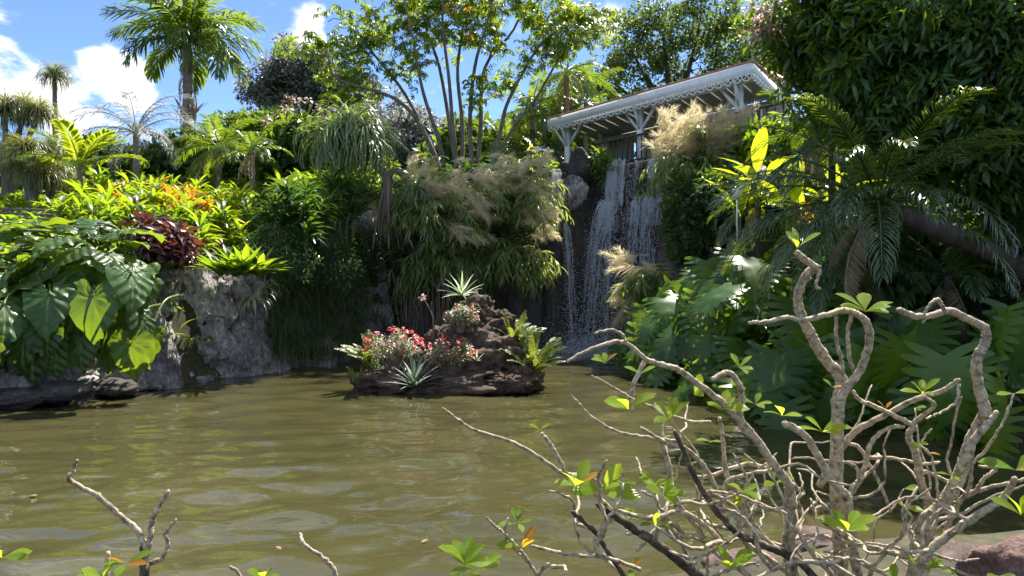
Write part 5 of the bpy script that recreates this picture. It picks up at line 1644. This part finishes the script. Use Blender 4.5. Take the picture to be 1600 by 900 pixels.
# ================================================================== right bank
def monstera_geo(seed):
    r = np.random.default_rng(seed)
    V, U, T = [], [], []
    def add(x, y, z):
        V.append((x, y, z)); U.append((.5 + x, .3 + y * .6)); return len(V) - 1
    nf = 8
    def zz(x, y): return .34 * x - 1.0 * x * x - .30 * max(y, 0) ** 2 + r.normal(0, .014)
    mid = [add(0, -.02 + .92 * k / nf, zz(0, -.02 + .92 * k / nf)) for k in range(nf + 1)]
    for sd in (-1, 1):
        W_ = lambda f: .54 * math.sin(math.pi * (.30 + .66 * f)) ** .8 + .05
        SW = lambda f: -.60 + 1.35 * f     # back lobes sweep back, the rest forward
        inn = []
        for k in range(nf + 1):
            f = k / nf; w = W_(f) * r.uniform(.30, .46); y = -.02 + .92 * f + SW(f) * w
            inn.append(add(sd * w, y, zz(w, y)))
        for i in range(nf):
            fm = (i + .5) / nf; w = W_(fm); sw = SW(fm); ym = -.02 + .92 * fm; h = .46 / nf
            gap = r.uniform(.14, .40)
            def pt(x, y): return add(sd * x, y, zz(x, y))
            wm = w * .78
            sp = h * (1 + .55 * wm)
            a0, a1 = pt(wm, ym - sp * (1 - gap) + sw * wm * 1.05), pt(wm, ym + sp * (1 - gap * .5) + sw * wm * 1.05)
            e2 = pt(w * .97, ym - h * .5 + sw * w * 1.10)
            e = pt(w * r.uniform(.98, 1.07), ym + h * .4 + sw * w * 1.14)
            tr_ = [(mid[i], inn[i], inn[i + 1]), (mid[i], inn[i + 1], mid[i + 1]), (inn[i], a0, a1), (inn[i], a1, inn[i + 1]), (a0, e2, e), (a0, e, a1)]
            T.extend(tr_ if sd > 0 else [q[::-1] for q in tr_])
    b_ = [add(0, .90, -.24), add(0, 1.06, -.36), add(.09, .93, -.27), add(-.09, .93, -.27)]
    T += [(b_[0], b_[2], b_[1]), (b_[0], b_[1], b_[3])]
    return np.array(V), np.array(T), np.array(U, float)


MON = [mesh("leaf", monstera_geo(i), M['lf_mon']) for i in range(5)]


def monstera(label, base, leaves, seed):
    """leaves: (px, py, Y, size, tilt, yaw)"""
    r = np.random.default_rng(seed)
    base = Vector(base)
    t = thing("monstera", label, "monstera", base)
    g = []
    for i, (px, py, Y_, s, tilt, yaw) in enumerate(leaves):
        q = P(px, py, Y_) - base
        a, y_ = R(tilt), R(yaw)
        D = np.array([math.sin(y_) * math.cos(a), -math.cos(y_) * math.cos(a), -math.sin(a)])
        N = np.array([math.sin(y_) * math.sin(a), -math.cos(y_) * math.sin(a), math.cos(a)]) + r.normal(0, .22, 3)
        part("leaf", MON[r.integers(5)], t, mat_from(D, N, q, s))
        qa = np.array(q)
        b0 = qa + np.array([.35, .5, -.55]) + r.normal(0, .15, 3)
        g.append(tube(smooth_path([b0, b0 * .4 + qa * .6 + np.array([0, 0, .15]), qa], 3), np.linspace(.02, .009, 7), 4, False))
    part("stalks", mesh("stalks", merge(g), stalk_mat), t)


def mon_field(n, poly, Yf, seed, size, tilt=(15, 75), yaw=(-95, 25)):
    r = np.random.default_rng(seed)
    out = []
    xs = [p[0] for p in poly]; ys = [p[1] for p in poly]
    while len(out) < n:
        x, y = r.uniform(min(xs), max(xs)), r.uniform(min(ys), max(ys))
        c = False
        for i in range(len(poly)):
            (x0, y0), (x1, y1) = poly[i], poly[(i + 1) % len(poly)]
            if (y0 > y) != (y1 > y) and x < (x1 - x0) * (y - y0) / (y1 - y0) + x0: c = not c
        if c and all(math.hypot(x - q[0], y - q[1]) > 10 for q in out):
            out.append((x, y, Yf(x, y) + r.normal(0, .35), r.uniform(*size), r.uniform(*tilt), r.uniform(*yaw)))
    return out


YR = lambda x, y: 18.4 - (x - 1000) / 240 * 6.3 + (560 - y) / 160 * 1.3
monstera("monstera with glossy split leaves by the waterfall pool", (4.6, 19.0, 1.2), mon_field(30, [(985, 520), (1030, 450), (1075, 470), (1085, 570), (1030, 560)], YR, 1, (.75, 1.1)), 1)
monstera("monstera in the middle of the right bank catching the sun", (5.0, 16.5, 1.6), mon_field(30, [(1065, 450), (1150, 440), (1165, 560), (1085, 585)], YR, 2, (.75, 1.1)), 2)
monstera("monstera high on the right bank below the white card", (5.6, 17.5, 2.4), mon_field(26, [(1045, 415), (1150, 380), (1240, 420), (1150, 470), (1050, 465)], lambda x, y: YR(x, y) + .9, 3, (.7, 1.0)), 3)
monstera("monstera hanging low over the water at the right bank's corner", (5.0, 13.8, 1.0), mon_field(26, [(1090, 560), (1170, 540), (1245, 560), (1235, 640), (1130, 620)], YR, 4, (.75, 1.1)), 4)
YR2 = lambda x, y: 12.6 - (x - 1230) / 370 * 2.2 + (600 - y) / 160 * 1.0
monstera("large shaded monstera leaves behind the forked plumeria branch", (6.0, 12.3, 1.4), mon_field(17, [(1180, 480), (1330, 460), (1345, 640), (1190, 640)], YR2, 5, (.6, 1.05), (45, 95), (-90, 50)), 5)
monstera("large shaded monstera leaves under the leaning palm trunk", (7.2, 11.8, 1.6), mon_field(17, [(1320, 470), (1480, 470), (1480, 640), (1330, 650)], YR2, 6, (.6, 1.05), (45, 95), (-90, 50)), 6)
monstera("large shaded monstera leaves at the right edge of the picture", (8.2, 11.0, 1.6), mon_field(16, [(1470, 480), (1610, 460), (1610, 650), (1470, 650)], YR2, 7, (.6, 1.05), (45, 95), (-90, 50)), 7)

# leaning cycad-like palm
pb = P(1660, 468, 11.8); ptp = P(1372, 322, 11.2)
palm("leaning_palm", "leaning palm with dark arching fronds over the right bank", pb, ptp.z - pb.z, 'cycad', 34, 15, trunk_r=.17, el=(66, -16), az_bias=(math.pi * .95, .72), lean=(ptp.x - pb.x, ptp.y - pb.y), mat='bark_dark', scale=.78)
for i, (px, py, Y_, s, lb) in enumerate([(1300, 205, 15.5, .75, "feathery palm crown in front of the railing's white post"), (1440, 300, 14.5, .9, "shaded palm behind the leaning palm's crown"), (1545, 350, 13.5, .8, "shaded palm near the picture's right edge"),
                                         (1185, 320, 18.6, .65, "small palm between white card and straw plumes"), (1330, 400, 12.8, .7, "low dark palm under the leaning palm's fronds"), (1480, 430, 12.2, .75, "low dark palm above the shaded monstera leaves")]):
    palm_to("understory_palm", lb, px, py, Y_, 'understory', 13, 30 + i, trunk_r=.08, el=(80, -15), scale=s, mat='bark_dark')

# heliconias with big paddle leaves
BAN = [mesh("leaf", leaf(1.25, .36, 8, .22, .35, wide=.5, wave=.03, seed=i), M['lf_banana']) for i in range(3)]


def heliconia(label, base, n, seed, s=1.0, el=(25, 85)):
    r = np.random.default_rng(seed)
    t = thing("heliconia", label, "heliconia", base)
    g = []
    for i in range(n):
        az = r.uniform(0, 6.28); e = R(r.uniform(*el))
        D = np.array([math.cos(az) * math.cos(e), math.sin(az) * math.cos(e), math.sin(e)])
        b0 = np.array([r.normal(0, .15), r.normal(0, .15), -.2]); q = b0 + np.array([D[0] * .35, D[1] * .35, r.uniform(.5, 1.0) * s])
        g.append(tube(np.array([b0, (b0 + q) / 2, q]), [.025, .02, .012], 5, False))
        part("leaf", BAN[i % 3], t, mat_from(D, (-D[0], -D[1], 1.2), q, s * r.uniform(.75, 1.1)))
    part("stalks", mesh("stalks", merge(g), stalk_mat), t)


for i, (px, py, Y_, n, s, lb) in enumerate([(1190, 255, 18.5, 7, 1.0, "heliconia with one tall upright glowing leaf beside the straw plumes"), (1165, 300, 19.0, 8, .8, "heliconia spreading bright paddles above the white card"),
                                            (1560, 330, 17.5, 11, 1.1, "sunlit heliconia glowing behind the right edge palms"), (1480, 320, 18.0, 10, 1.0, "sunlit heliconia glowing behind the leaning palm's trunk"),
                                            (1430, 350, 17.0, 8, .9, "heliconia half hidden behind the leaning palm's crown"), (1595, 300, 19, 10, 1.1, "tall sunlit heliconia at the picture's right edge"), (1310, 290, 18.5, 9, 1.0, "sunlit heliconia seen through the leaning palm's left fronds"),
                                            (1240, 300, 17.5, 8, .9, "heliconia beneath the feathery palm crown"), (1520, 400, 15.5, 8, .8, "low heliconia behind the leaning palm's trunk base"), (1115, 300, 21.0, 6, .7, "small heliconia below the straw plumes"), (820, 240, 28, 5, .8, "small heliconia behind the golden plumes")]):
    heliconia(lb, P(px, py, Y_) - Vector((0, 0, .9)), n, 40 + i, s)
r_ = np.random.default_rng(3)
for i, (px, py, Y_, rx, rz, mt, lb) in enumerate([(1290, 330, 20, 1.6, 1.2, 'lf_ti_g', "leafy bush behind the leaning palm's left fronds"), (1400, 260, 20, 1.8, 1.4, 'lf_ti_g', "leafy bush behind the leaning palm's centre"), (1520, 260, 20, 1.8, 1.4, 'lf_ti_g', "sunlit leafy bush behind the mango tree"), (1600, 340, 19, 1.8, 1.5, 'lf_ti_g', "sunlit leafy bush at the far right behind the trunk"),
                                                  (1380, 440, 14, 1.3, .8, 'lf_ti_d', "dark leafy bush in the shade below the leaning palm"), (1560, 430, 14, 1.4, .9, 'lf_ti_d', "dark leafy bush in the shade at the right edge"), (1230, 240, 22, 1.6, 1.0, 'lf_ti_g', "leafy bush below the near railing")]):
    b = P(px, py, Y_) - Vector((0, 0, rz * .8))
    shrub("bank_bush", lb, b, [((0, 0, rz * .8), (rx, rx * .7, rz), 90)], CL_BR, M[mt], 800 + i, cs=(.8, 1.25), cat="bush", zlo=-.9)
for i, (px, py, Y_) in enumerate([(1318, 330, 13.0), (1590, 315, 14.5), (1585, 370, 14.5), (1258, 322, 16.5)]):
    ti("red_ginger", ["red flecked plant behind the leaning palm's crown", "orange red plant glowing at the right edge", "red leaved plant under the glowing one at the right edge", "small orange plant among the right bank palms"][i], P(px, py, Y_) - Vector((0, 0, .5)), 'o', i, .45, i, None)

# mango tree overhanging from the right
mb = Vector((11.5, 15.0, gz(11.5, 15.0)))
MT = [np.array(p) for p in (P(1480, 150, 13), P(1350, 110, 13), P(1560, 60, 12.5), P(1270, 90, 13.5), P(1420, 30, 12.5))]
fk = np.array([9.8, 14.2, 6.0])
stems = [([np.array(mb) - [0, 0, .5], np.array([11.0, 14.8, 4.5]), fk], [.34, .3, .26])]
for e in MT:
    stems.append(([fk, fk * .6 + e * .4 + np.array([0, 0, .4]), e], [.18, .1, .05]))
stems.append(([np.array(P(1700, 430, 12.8)), np.array(P(1560, 395, 12.6)), np.array(P(1555, 300, 12.6)), np.array(P(1565, 200, 12.6))], [.13, .11, .1, .08]))
MBL = [(1275, 45, 13.5, .6, 1.0, .6, 28), (1285, 115, 13.8, .35, .8, .3, 10), (1335, 30, 13.2, 1.0, 1.1, .8, 44), (1340, 110, 13.4, .8, 1.0, .6, 34), (1370, 70, 12.8, 1.0, 1.1, .8, 44), (1370, 165, 12.8, 1.0, 1.0, .6, 36), (1450, 60, 12.2, 1.0, 1.2, .9, 46), (1450, 190, 12.2, 1.0, 1.0, .8, 44),
       (1530, 90, 11.8, 1.0, 1.2, .9, 46), (1540, 220, 11.8, 1.0, 1.0, .8, 44), (1610, 80, 11.5, 1.0, 1.2, 1.0, 40), (1610, 220, 11.5, .9, 1.0, .9, 40), (1480, -60, 12.8, 2.4, 1.6, .9, 60), (1600, 320, 11.8, .6, .8, .6, 14), (1720, 150, 12.2, 1.3, 1.4, 1.2, 40), (1560, 40, 15.0, 2.2, 1.5, 1.2, 50), (1380, 60, 15.5, 1.8, 1.3, 1.0, 40)]  # the crown lobe past the right frame edge is added to shade the bank
tree("mango_tree", "big dark mango tree overhanging from the upper right corner", stems, [(tuple(P(x, y, Y_)), (a, b_, c_), n) for x, y, Y_, a, b_, c_, n in MBL], CL_MANGO, M['lf_mango'], M['bark_dark'], 71, per_tip=3, jitter=.3, cs=(.75, 1.15))
o = bpy.data.objects["mango_tree"]
part("young_leaves", mesh("young_leaves", multi_scatter(CL_MANGO, np.array([P(x, y, 13.2) - o.location for x, y in ((1188, 15), (1192, 40), (1196, 60), (1205, 25))]), 5, (.7, .9)), leaf_mat("pinkish_young_leaf", [(.3, .13, .08), (.34, .2, .1)], [(.5, .2, .1)], .35)), o)

# ================================================================== plumeria in front
M['plumeria_bark'] = noise_mat("plumeria_bark", [(0.3, (0.07, 0.052, 0.034)), (0.44, (0.30, 0.24, 0.16)), (0.58, (0.52, 0.43, 0.30)), (0.74, (0.68, 0.59, 0.45))], 34, bump=0.9, dist=0.008, fine=0.7, rough=.75)
M['plumeria_bark_dark'] = noise_mat("lichen_blackened_bark", [(0.35, (0.02, 0.018, 0.015)), (0.55, (0.10, 0.08, 0.06)), (0.7, (0.30, 0.25, 0.18))], 16, bump=0.8, dist=0.01, fine=0.6, rough=.8)
PLF = [mesh("leaf", leaf(.15, .064, 6, .22, .18 + .12 * i, wide=.66, seed=i), M['lf_plum']) for i in range(3)]
PLO = [mesh("leaf", leaf(.14, .045, 6, .25, .3, wide=.62), M['lf_plum_o'])]


def knobby(pts, r0, r1, seed, k=9):
    r = np.random.default_rng(seed)
    sp = smooth_path(pts, k)
    L = np.linalg.norm(sp[-1] - sp[0])
    sp[1:-1] += r.normal(0, .0018, (len(sp) - 2, 3))
    rr = np.linspace(r0, r1, len(sp)) * (1 + r.normal(0, .045, len(sp)) + .03 * (np.arange(len(sp)) % 5 == 0))
    rr[-1] *= .75
    return tube(sp, rr, 8)


def plumeria(name, label, base, lines, dark, leaves, extra, seed, base_hint):
    r = np.random.default_rng(seed)
    base = Vector(base)
    b = np.array(base)
    t = thing(name, label, "plumeria", base)
    nodes = []
    for i, (Y0, Y1, w0, w1, pts) in enumerate(lines):
        n = len(pts)
        q = [np.array(P(x, y, Y0 + (Y1 - Y0) * k / (n - 1))) - b for k, (x, y) in enumerate(pts)]
        q = [q[0]] + [v + r.normal(0, .008, 3) for v in q[1:]]
        g = knobby(q,   .33 * w0 * Y0 / F, .34 * w1 * Y1 / F, seed * 100 + i)
        part("branch", mesh("branch", g, M['plumeria_bark_dark' if i in dark else 'plumeria_bark']), t)
        nodes += [(p, w0 / 2 * Y0 / F) for p in smooth_path(q, 4)]
    tips = []
    gx_ = []
    for i in range(extra):
        p, rr = nodes[r.integers(len(nodes))]
        if p[2] > .75: continue
        d = unit(np.array([r.normal(-.1, .8), r.normal(0, .5), r.uniform(.0, .9)]))
        L = r.uniform(.25, .75); q = [p]
        for k in range(6):
            d = unit(d + r.normal(0, .36, 3) + np.array([0, 0, .06]))
            q.append(q[-1] + d * L / 6)
        part("branch", mesh("branch", knobby(q, r.uniform(.006, .012), .0045, seed * 777 + i, 4), M['plumeria_bark']), t)
        if q[-1][2] + b[2] < 1.9: tips.append(q[-1])
    for (px, py, Y_, n, s, orange) in leaves:
        c = np.array(P(px, py, Y_)) - b
        for k in range(n):
            az = k * 2.4 + r.normal(0, .4); e = R(r.uniform(5, 65))
            D = np.array([math.cos(az) * math.cos(e), math.sin(az) * math.cos(e) * .7 - .15, math.sin(e)])
            N = np.array([-D[0] * .6, -D[1] * .6 - .45, .8]) + r.normal(0, .2, 3)
            part("leaf", PLO[0] if k < orange else PLF[k % 3], t, mat_from(D, N, c, s * .82 * r.uniform(.7, 1.1)))
    for c in tips[::5]:
        for k in range(r.integers(2, 4)):
            D = unit(np.array([r.normal(0, 1), r.normal(-.2, .6), r.uniform(.1, .9)]))
            part("leaf", PLF[k % 3], t, mat_from(D, (-D[0] * .5, -.5, .8), c, r.uniform(.3, .6)))
    return t


PLB = P(1290, 1000, 3.6)
LINES = [
    (3.6, 3.4, 34, 24, [(1262, 1000), (1240, 900), (1235, 850), (1237, 800), (1236, 760)]),                                                  # trunk A
    (3.4, 3.1, 22, 11, [(1236, 762), (1210, 727), (1180, 687), (1162, 657), (1158, 620), (1155, 595), (1140, 582), (1115, 590)]),
    (3.3, 2.9, 20, 7, [(1178, 682), (1160, 655), (1130, 628), (1090, 600), (1060, 580), (1015, 562), (978, 537), (930, 546), (886, 566)]),
    (3.0, 2.95, 8, 6, [(978, 538), (972, 522), (955, 516), (932, 520)]),
    (3.6, 3.2, 34, 14, [(1320, 1000), (1312, 850), (1310, 750), (1310, 640), (1313, 593), (1297, 567), (1277, 540), (1263, 517), (1252, 487), (1248, 457), (1260, 427), (1281, 415), (1262, 403), (1245, 390)]),
    (3.3, 3.0, 22, 8, [(1312, 650), (1317, 620), (1345, 580), (1356, 527), (1348, 500), (1333, 487), (1313, 485), (1297, 493), (1260, 495), (1227, 498), (1187, 507), (1165, 503)]),
    (3.2, 3.2, 8, 6, [(1281, 416), (1280, 430), (1276, 444), (1282, 455)]),
    (3.2, 3.3, 9, 9, [(1307, 488), (1308, 530), (1316, 560), (1318, 600)]),
    (3.2, 3.3, 9, 9, [(1331, 490), (1327, 530), (1328, 560), (1333, 590)]),
    (3.5, 3.2, 36, 12, [(1420, 1000), (1430, 880), (1445, 820), (1475, 780), (1502, 742), (1515, 700), (1532, 660), (1540, 640), (1527, 605), (1525, 565), (1536, 538), (1537, 515), (1505, 490), (1480, 488), (1440, 492), (1420, 486), (1405, 477)]),
    (3.2, 3.15, 10, 6, [(1478, 488), (1476, 472), (1463, 466), (1452, 480), (1448, 505)]),
    (3.3, 3.3, 18, 12, [(1520, 690), (1540, 660), (1560, 643)]),
    (3.5, 3.3, 24, 16, [(1345, 930), (1330, 817), (1317, 780), (1300, 747), (1280, 713), (1257, 683), (1223, 657)]),
    (3.6, 3.5, 22, 14, [(1440, 930), (1452, 840), (1450, 797), (1447, 767), (1437, 743), (1430, 710), (1423, 680), (1425, 663)]),
    (3.5, 3.6, 13, 8, [(1425, 664), (1383, 647), (1340, 627), (1328, 610)]),
    (3.5, 3.4, 12, 8, [(1425, 664), (1440, 647), (1460, 637), (1443, 623)]),
    (3.7, 3.4, 18, 10, [(1280, 760), (1317, 693), (1340, 673), (1380, 650), (1433, 623), (1470, 610), (1500, 597)]),
    (3.4, 3.3, 8, 5, [(1498, 600), (1494, 625), (1473, 647), (1447, 653)]),
    (3.3, 3.0, 24, 12, [(1400, 960), (1427, 883), (1467, 850), (1517, 813), (1567, 780), (1583, 767), (1587, 743)]),
    (3.5, 3.2, 20, 11, [(1290, 920), (1240, 870), (1180, 850), (1149, 835), (1109, 790), (1085, 740), (1072, 718), (1055, 672)]),
    (3.5, 3.0, 30, 13, [(1160, 960), (1081, 891), (1025, 849), (969, 816), (932, 788)]),
    (3.4, 3.0, 16, 9, [(1200, 930), (1149, 877), (1109, 825), (1067, 802), (1007, 807), (969, 797)]),
    (3.2, 2.8, 13, 5, [(1000, 835), (945, 780), (907, 752), (885, 741), (867, 727), (815, 695), (741, 667), (712, 652), (693, 639)]),
    (3.0, 2.95, 10, 8, [(885, 741), (872, 710), (853, 690), (843, 676)]),
    (3.2, 3.3, 8, 6, [(885, 741), (923, 751), (960, 780)]),
    (3.0, 2.8, 13, 10, [(985, 915), (960, 877), (927, 835), (905, 808), (895, 797)]),
    (2.8, 2.6, 10, 5, [(850, 915), (838, 888), (820, 867), (801, 839), (778, 822), (755, 809)]),
    (2.9, 2.7, 10, 8, [(1000, 890), (946, 872), (890, 867), (834, 853)]),
    (3.4, 3.2, 9, 4, [(1060, 690), (997, 681), (960, 668), (923, 648), (897, 615)]),
    (3.4, 3.2, 9, 4, [(1110, 660), (1075, 655), (1035, 639), (988, 620), (955, 600), (923, 587)]),
    (3.5, 3.2, 12, 9, [(1130, 800), (1110, 740), (1080, 700), (1040, 690), (1005, 672)]),
    (3.5, 3.4, 13, 10, [(1100, 840), (1060, 770), (1040, 720), (1035, 690)]),
    (3.7, 3.6, 14, 9, [(1170, 860), (1160, 790), (1140, 740), (1130, 690), (1125, 655)]),
    (3.7, 3.6, 12, 9, [(1010, 560), (985, 600), (988, 640)]),
    (3.8, 3.7, 12, 8, [(1255, 770), (1210, 740), (1170, 725), (1110, 742), (1085, 745)]),
    (3.6, 3.5, 15, 8, [(1270, 800), (1330, 770), (1350, 730), (1362, 690), (1392, 665), (1414, 667)]),
    (3.7, 3.6, 10, 6, [(1317, 693), (1345, 700), (1365, 740), (1385, 770), (1392, 800)]),
    (3.6, 3.6, 10, 6, [(1360, 715), (1400, 718), (1437, 725), (1467, 723)]),
    (3.6, 3.5, 11, 6, [(1430, 735), (1460, 740), (1490, 748), (1510, 745)]),
    (3.5, 3.4, 12, 7, [(1470, 850), (1500, 790), (1520, 765), (1540, 748), (1555, 735), (1532, 730)]),
    (3.5, 3.3, 11, 7, [(1500, 780), (1540, 765), (1590, 750), (1640, 740)]),
    (3.4, 3.2, 14, 12, [(1420, 870), (1350, 850), (1315, 825), (1285, 815)]),
    (3.7, 3.5, 15, 9, [(1240, 900), (1195, 870), (1165, 840), (1150, 800), (1105, 770)]),
    (3.5, 3.4, 12, 8, [(1100, 930), (1070, 860), (1058, 830), (1035, 820), (990, 860)]),
    (3.2, 3.0, 12, 8, [(1330, 960), (1290, 890), (1240, 880), (1180, 905)]),
]
LEAVES = [(1245, 388, 3.2, 4, .9, 0), (1352, 487, 3.0, 6, 1.05, 0), (982, 640, 3.1, 7, 1.15, 1), (1047, 655, 3.1, 4, .9, 0), (945, 568, 3.0, 4, .7, 1), (1000, 585, 3.2, 2, .6, 0), (900, 760, 2.95, 5, 1.0, 1), (940, 768, 2.95, 7, 1.2, 0), (1035, 775, 3.1, 6, .95, 0), (815, 858, 2.65, 5, .95, 4), (810, 818, 2.7, 5, .6, 0),
          (1085, 615, 3.2, 4, .8, 0), (1130, 640, 3.2, 5, .8, 0), (1180, 632, 3.3, 4, .6, 0), (1155, 575, 3.1, 4, .6, 0), (1222, 650, 3.3, 3, .9, 0), (1285, 675, 3.4, 6, .95, 0), (1440, 615, 3.35, 5, .8, 0), (1383, 640, 3.5, 2, .5, 2), (1587, 735, 3.0, 5, 1.1, 1), (1595, 805, 2.8, 5, 1.0, 0), (1325, 830, 3.2, 8, 1.05, 0), (1210, 755, 3.5, 4, .8, 0),
          (1140, 890, 3.0, 6, 1.0, 0), (985, 888, 2.9, 4, .6, 2), (1448, 708, 3.5, 2, .5, 2), (1300, 605, 3.3, 2, .5, 1), (1490, 745, 3.4, 3, .6, 0), (725, 880, 2.5, 6, .85, 0), (745, 892, 2.5, 6, .8, 0), (843, 672, 2.95, 2, .45, 0), (1150, 790, 3.5, 4, .6, 0), (620 + 400, 760, 3.2, 4, .7, 0), (1110, 690, 3.4, 3, .6, 0), (1445, 890, 3.2, 4, .8, 0)]
plumeria("plumeria", "nearly bare plumeria with tangled grey stems in the right foreground", PLB, LINES, {20, 19, 25}, LEAVES, 330, 7, None)
PL2 = P(232, 1050, 2.6)
LINES2 = [(2.6, 2.6, 22, 20, [(236, 1050), (234, 940), (231, 880), (228, 856)]), (2.6, 2.5, 16, 7, [(229, 862), (212, 835), (185, 808), (150, 780), (112, 752), (118, 735), (121, 717)]), (2.6, 2.65, 14, 11, [(230, 866), (238, 835), (247, 805), (260, 771)]), (2.6, 2.55, 12, 6, [(236, 880), (250, 862), (265, 850), (267, 832), (274, 815)])]
plumeria("plumeria", "small pruned plumeria stem with three bare arms in the left foreground", PL2, LINES2, {0}, [(196, 882, 2.4, 5, .75, 2), (160, 905, 2.4, 5, .7, 0), (3, 872, 2.4, 4, .7, 0)], 0, 8, None)
PL3 = P(520, 1050, 2.5)
plumeria("plumeria", "single bare plumeria twig standing in front of the pond at lower centre left", PL3, [(2.5, 2.5, 12, 8, [(530, 1050), (524, 930), (520, 892), (500, 868), (482, 855), (465, 840)]), (2.5, 2.5, 10, 7, [(526, 960), (410, 960), (375, 900), (360, 892)])], set(), [(412, 905, 2.45, 5, .55, 0)], 0, 9, None)
rp = part("plumeria", mesh("plumeria", merge([knobby([np.array(P(168, 1050, 2.45)), np.array(P(167, 920, 2.45)), np.array(P(169, 862, 2.45))], .009, .008, 3)]), M['plumeria_bark']))
tag(rp, "short cut plumeria stub left of the three armed stem", "plumeria")

# floating leaves on the pond
fm = mesh("fallen_leaf", leaf(.085, .04, 3, .1, .05), M['dry'])
for i, (px, py, lb) in enumerate([(275, 635, "dry leaf floating in front of the grey rock face"), (58, 777, "yellowed leaf floating near the left edge"), (668, 846, "tiny red leaf floating at the bottom centre"), (432, 857, "dry leaf floating by the bare twig"), (334, 645, "reddish leaf floating right of the other dry one")]):
    Yw = CAMH * F / (py - 450)
    o = part("fallen_leaf", fm, loc=((px - 800) / F * Yw, Yw, .02))
    o.rotation_euler = (0, 0, i * 1.3)
    tag(o, lb, "leaf")

for o in bpy.data.objects:
    if o.parent is not None and o.name.split(".")[0] in ("spray", "splash", "foam_and_glints", "flowers", "foliage", "leaf_tuft", "leaf_mop", "canes", "lower_fall", "upper_curtain", "side_stream", "ledge_spray"):
        o["kind"] = "stuff"
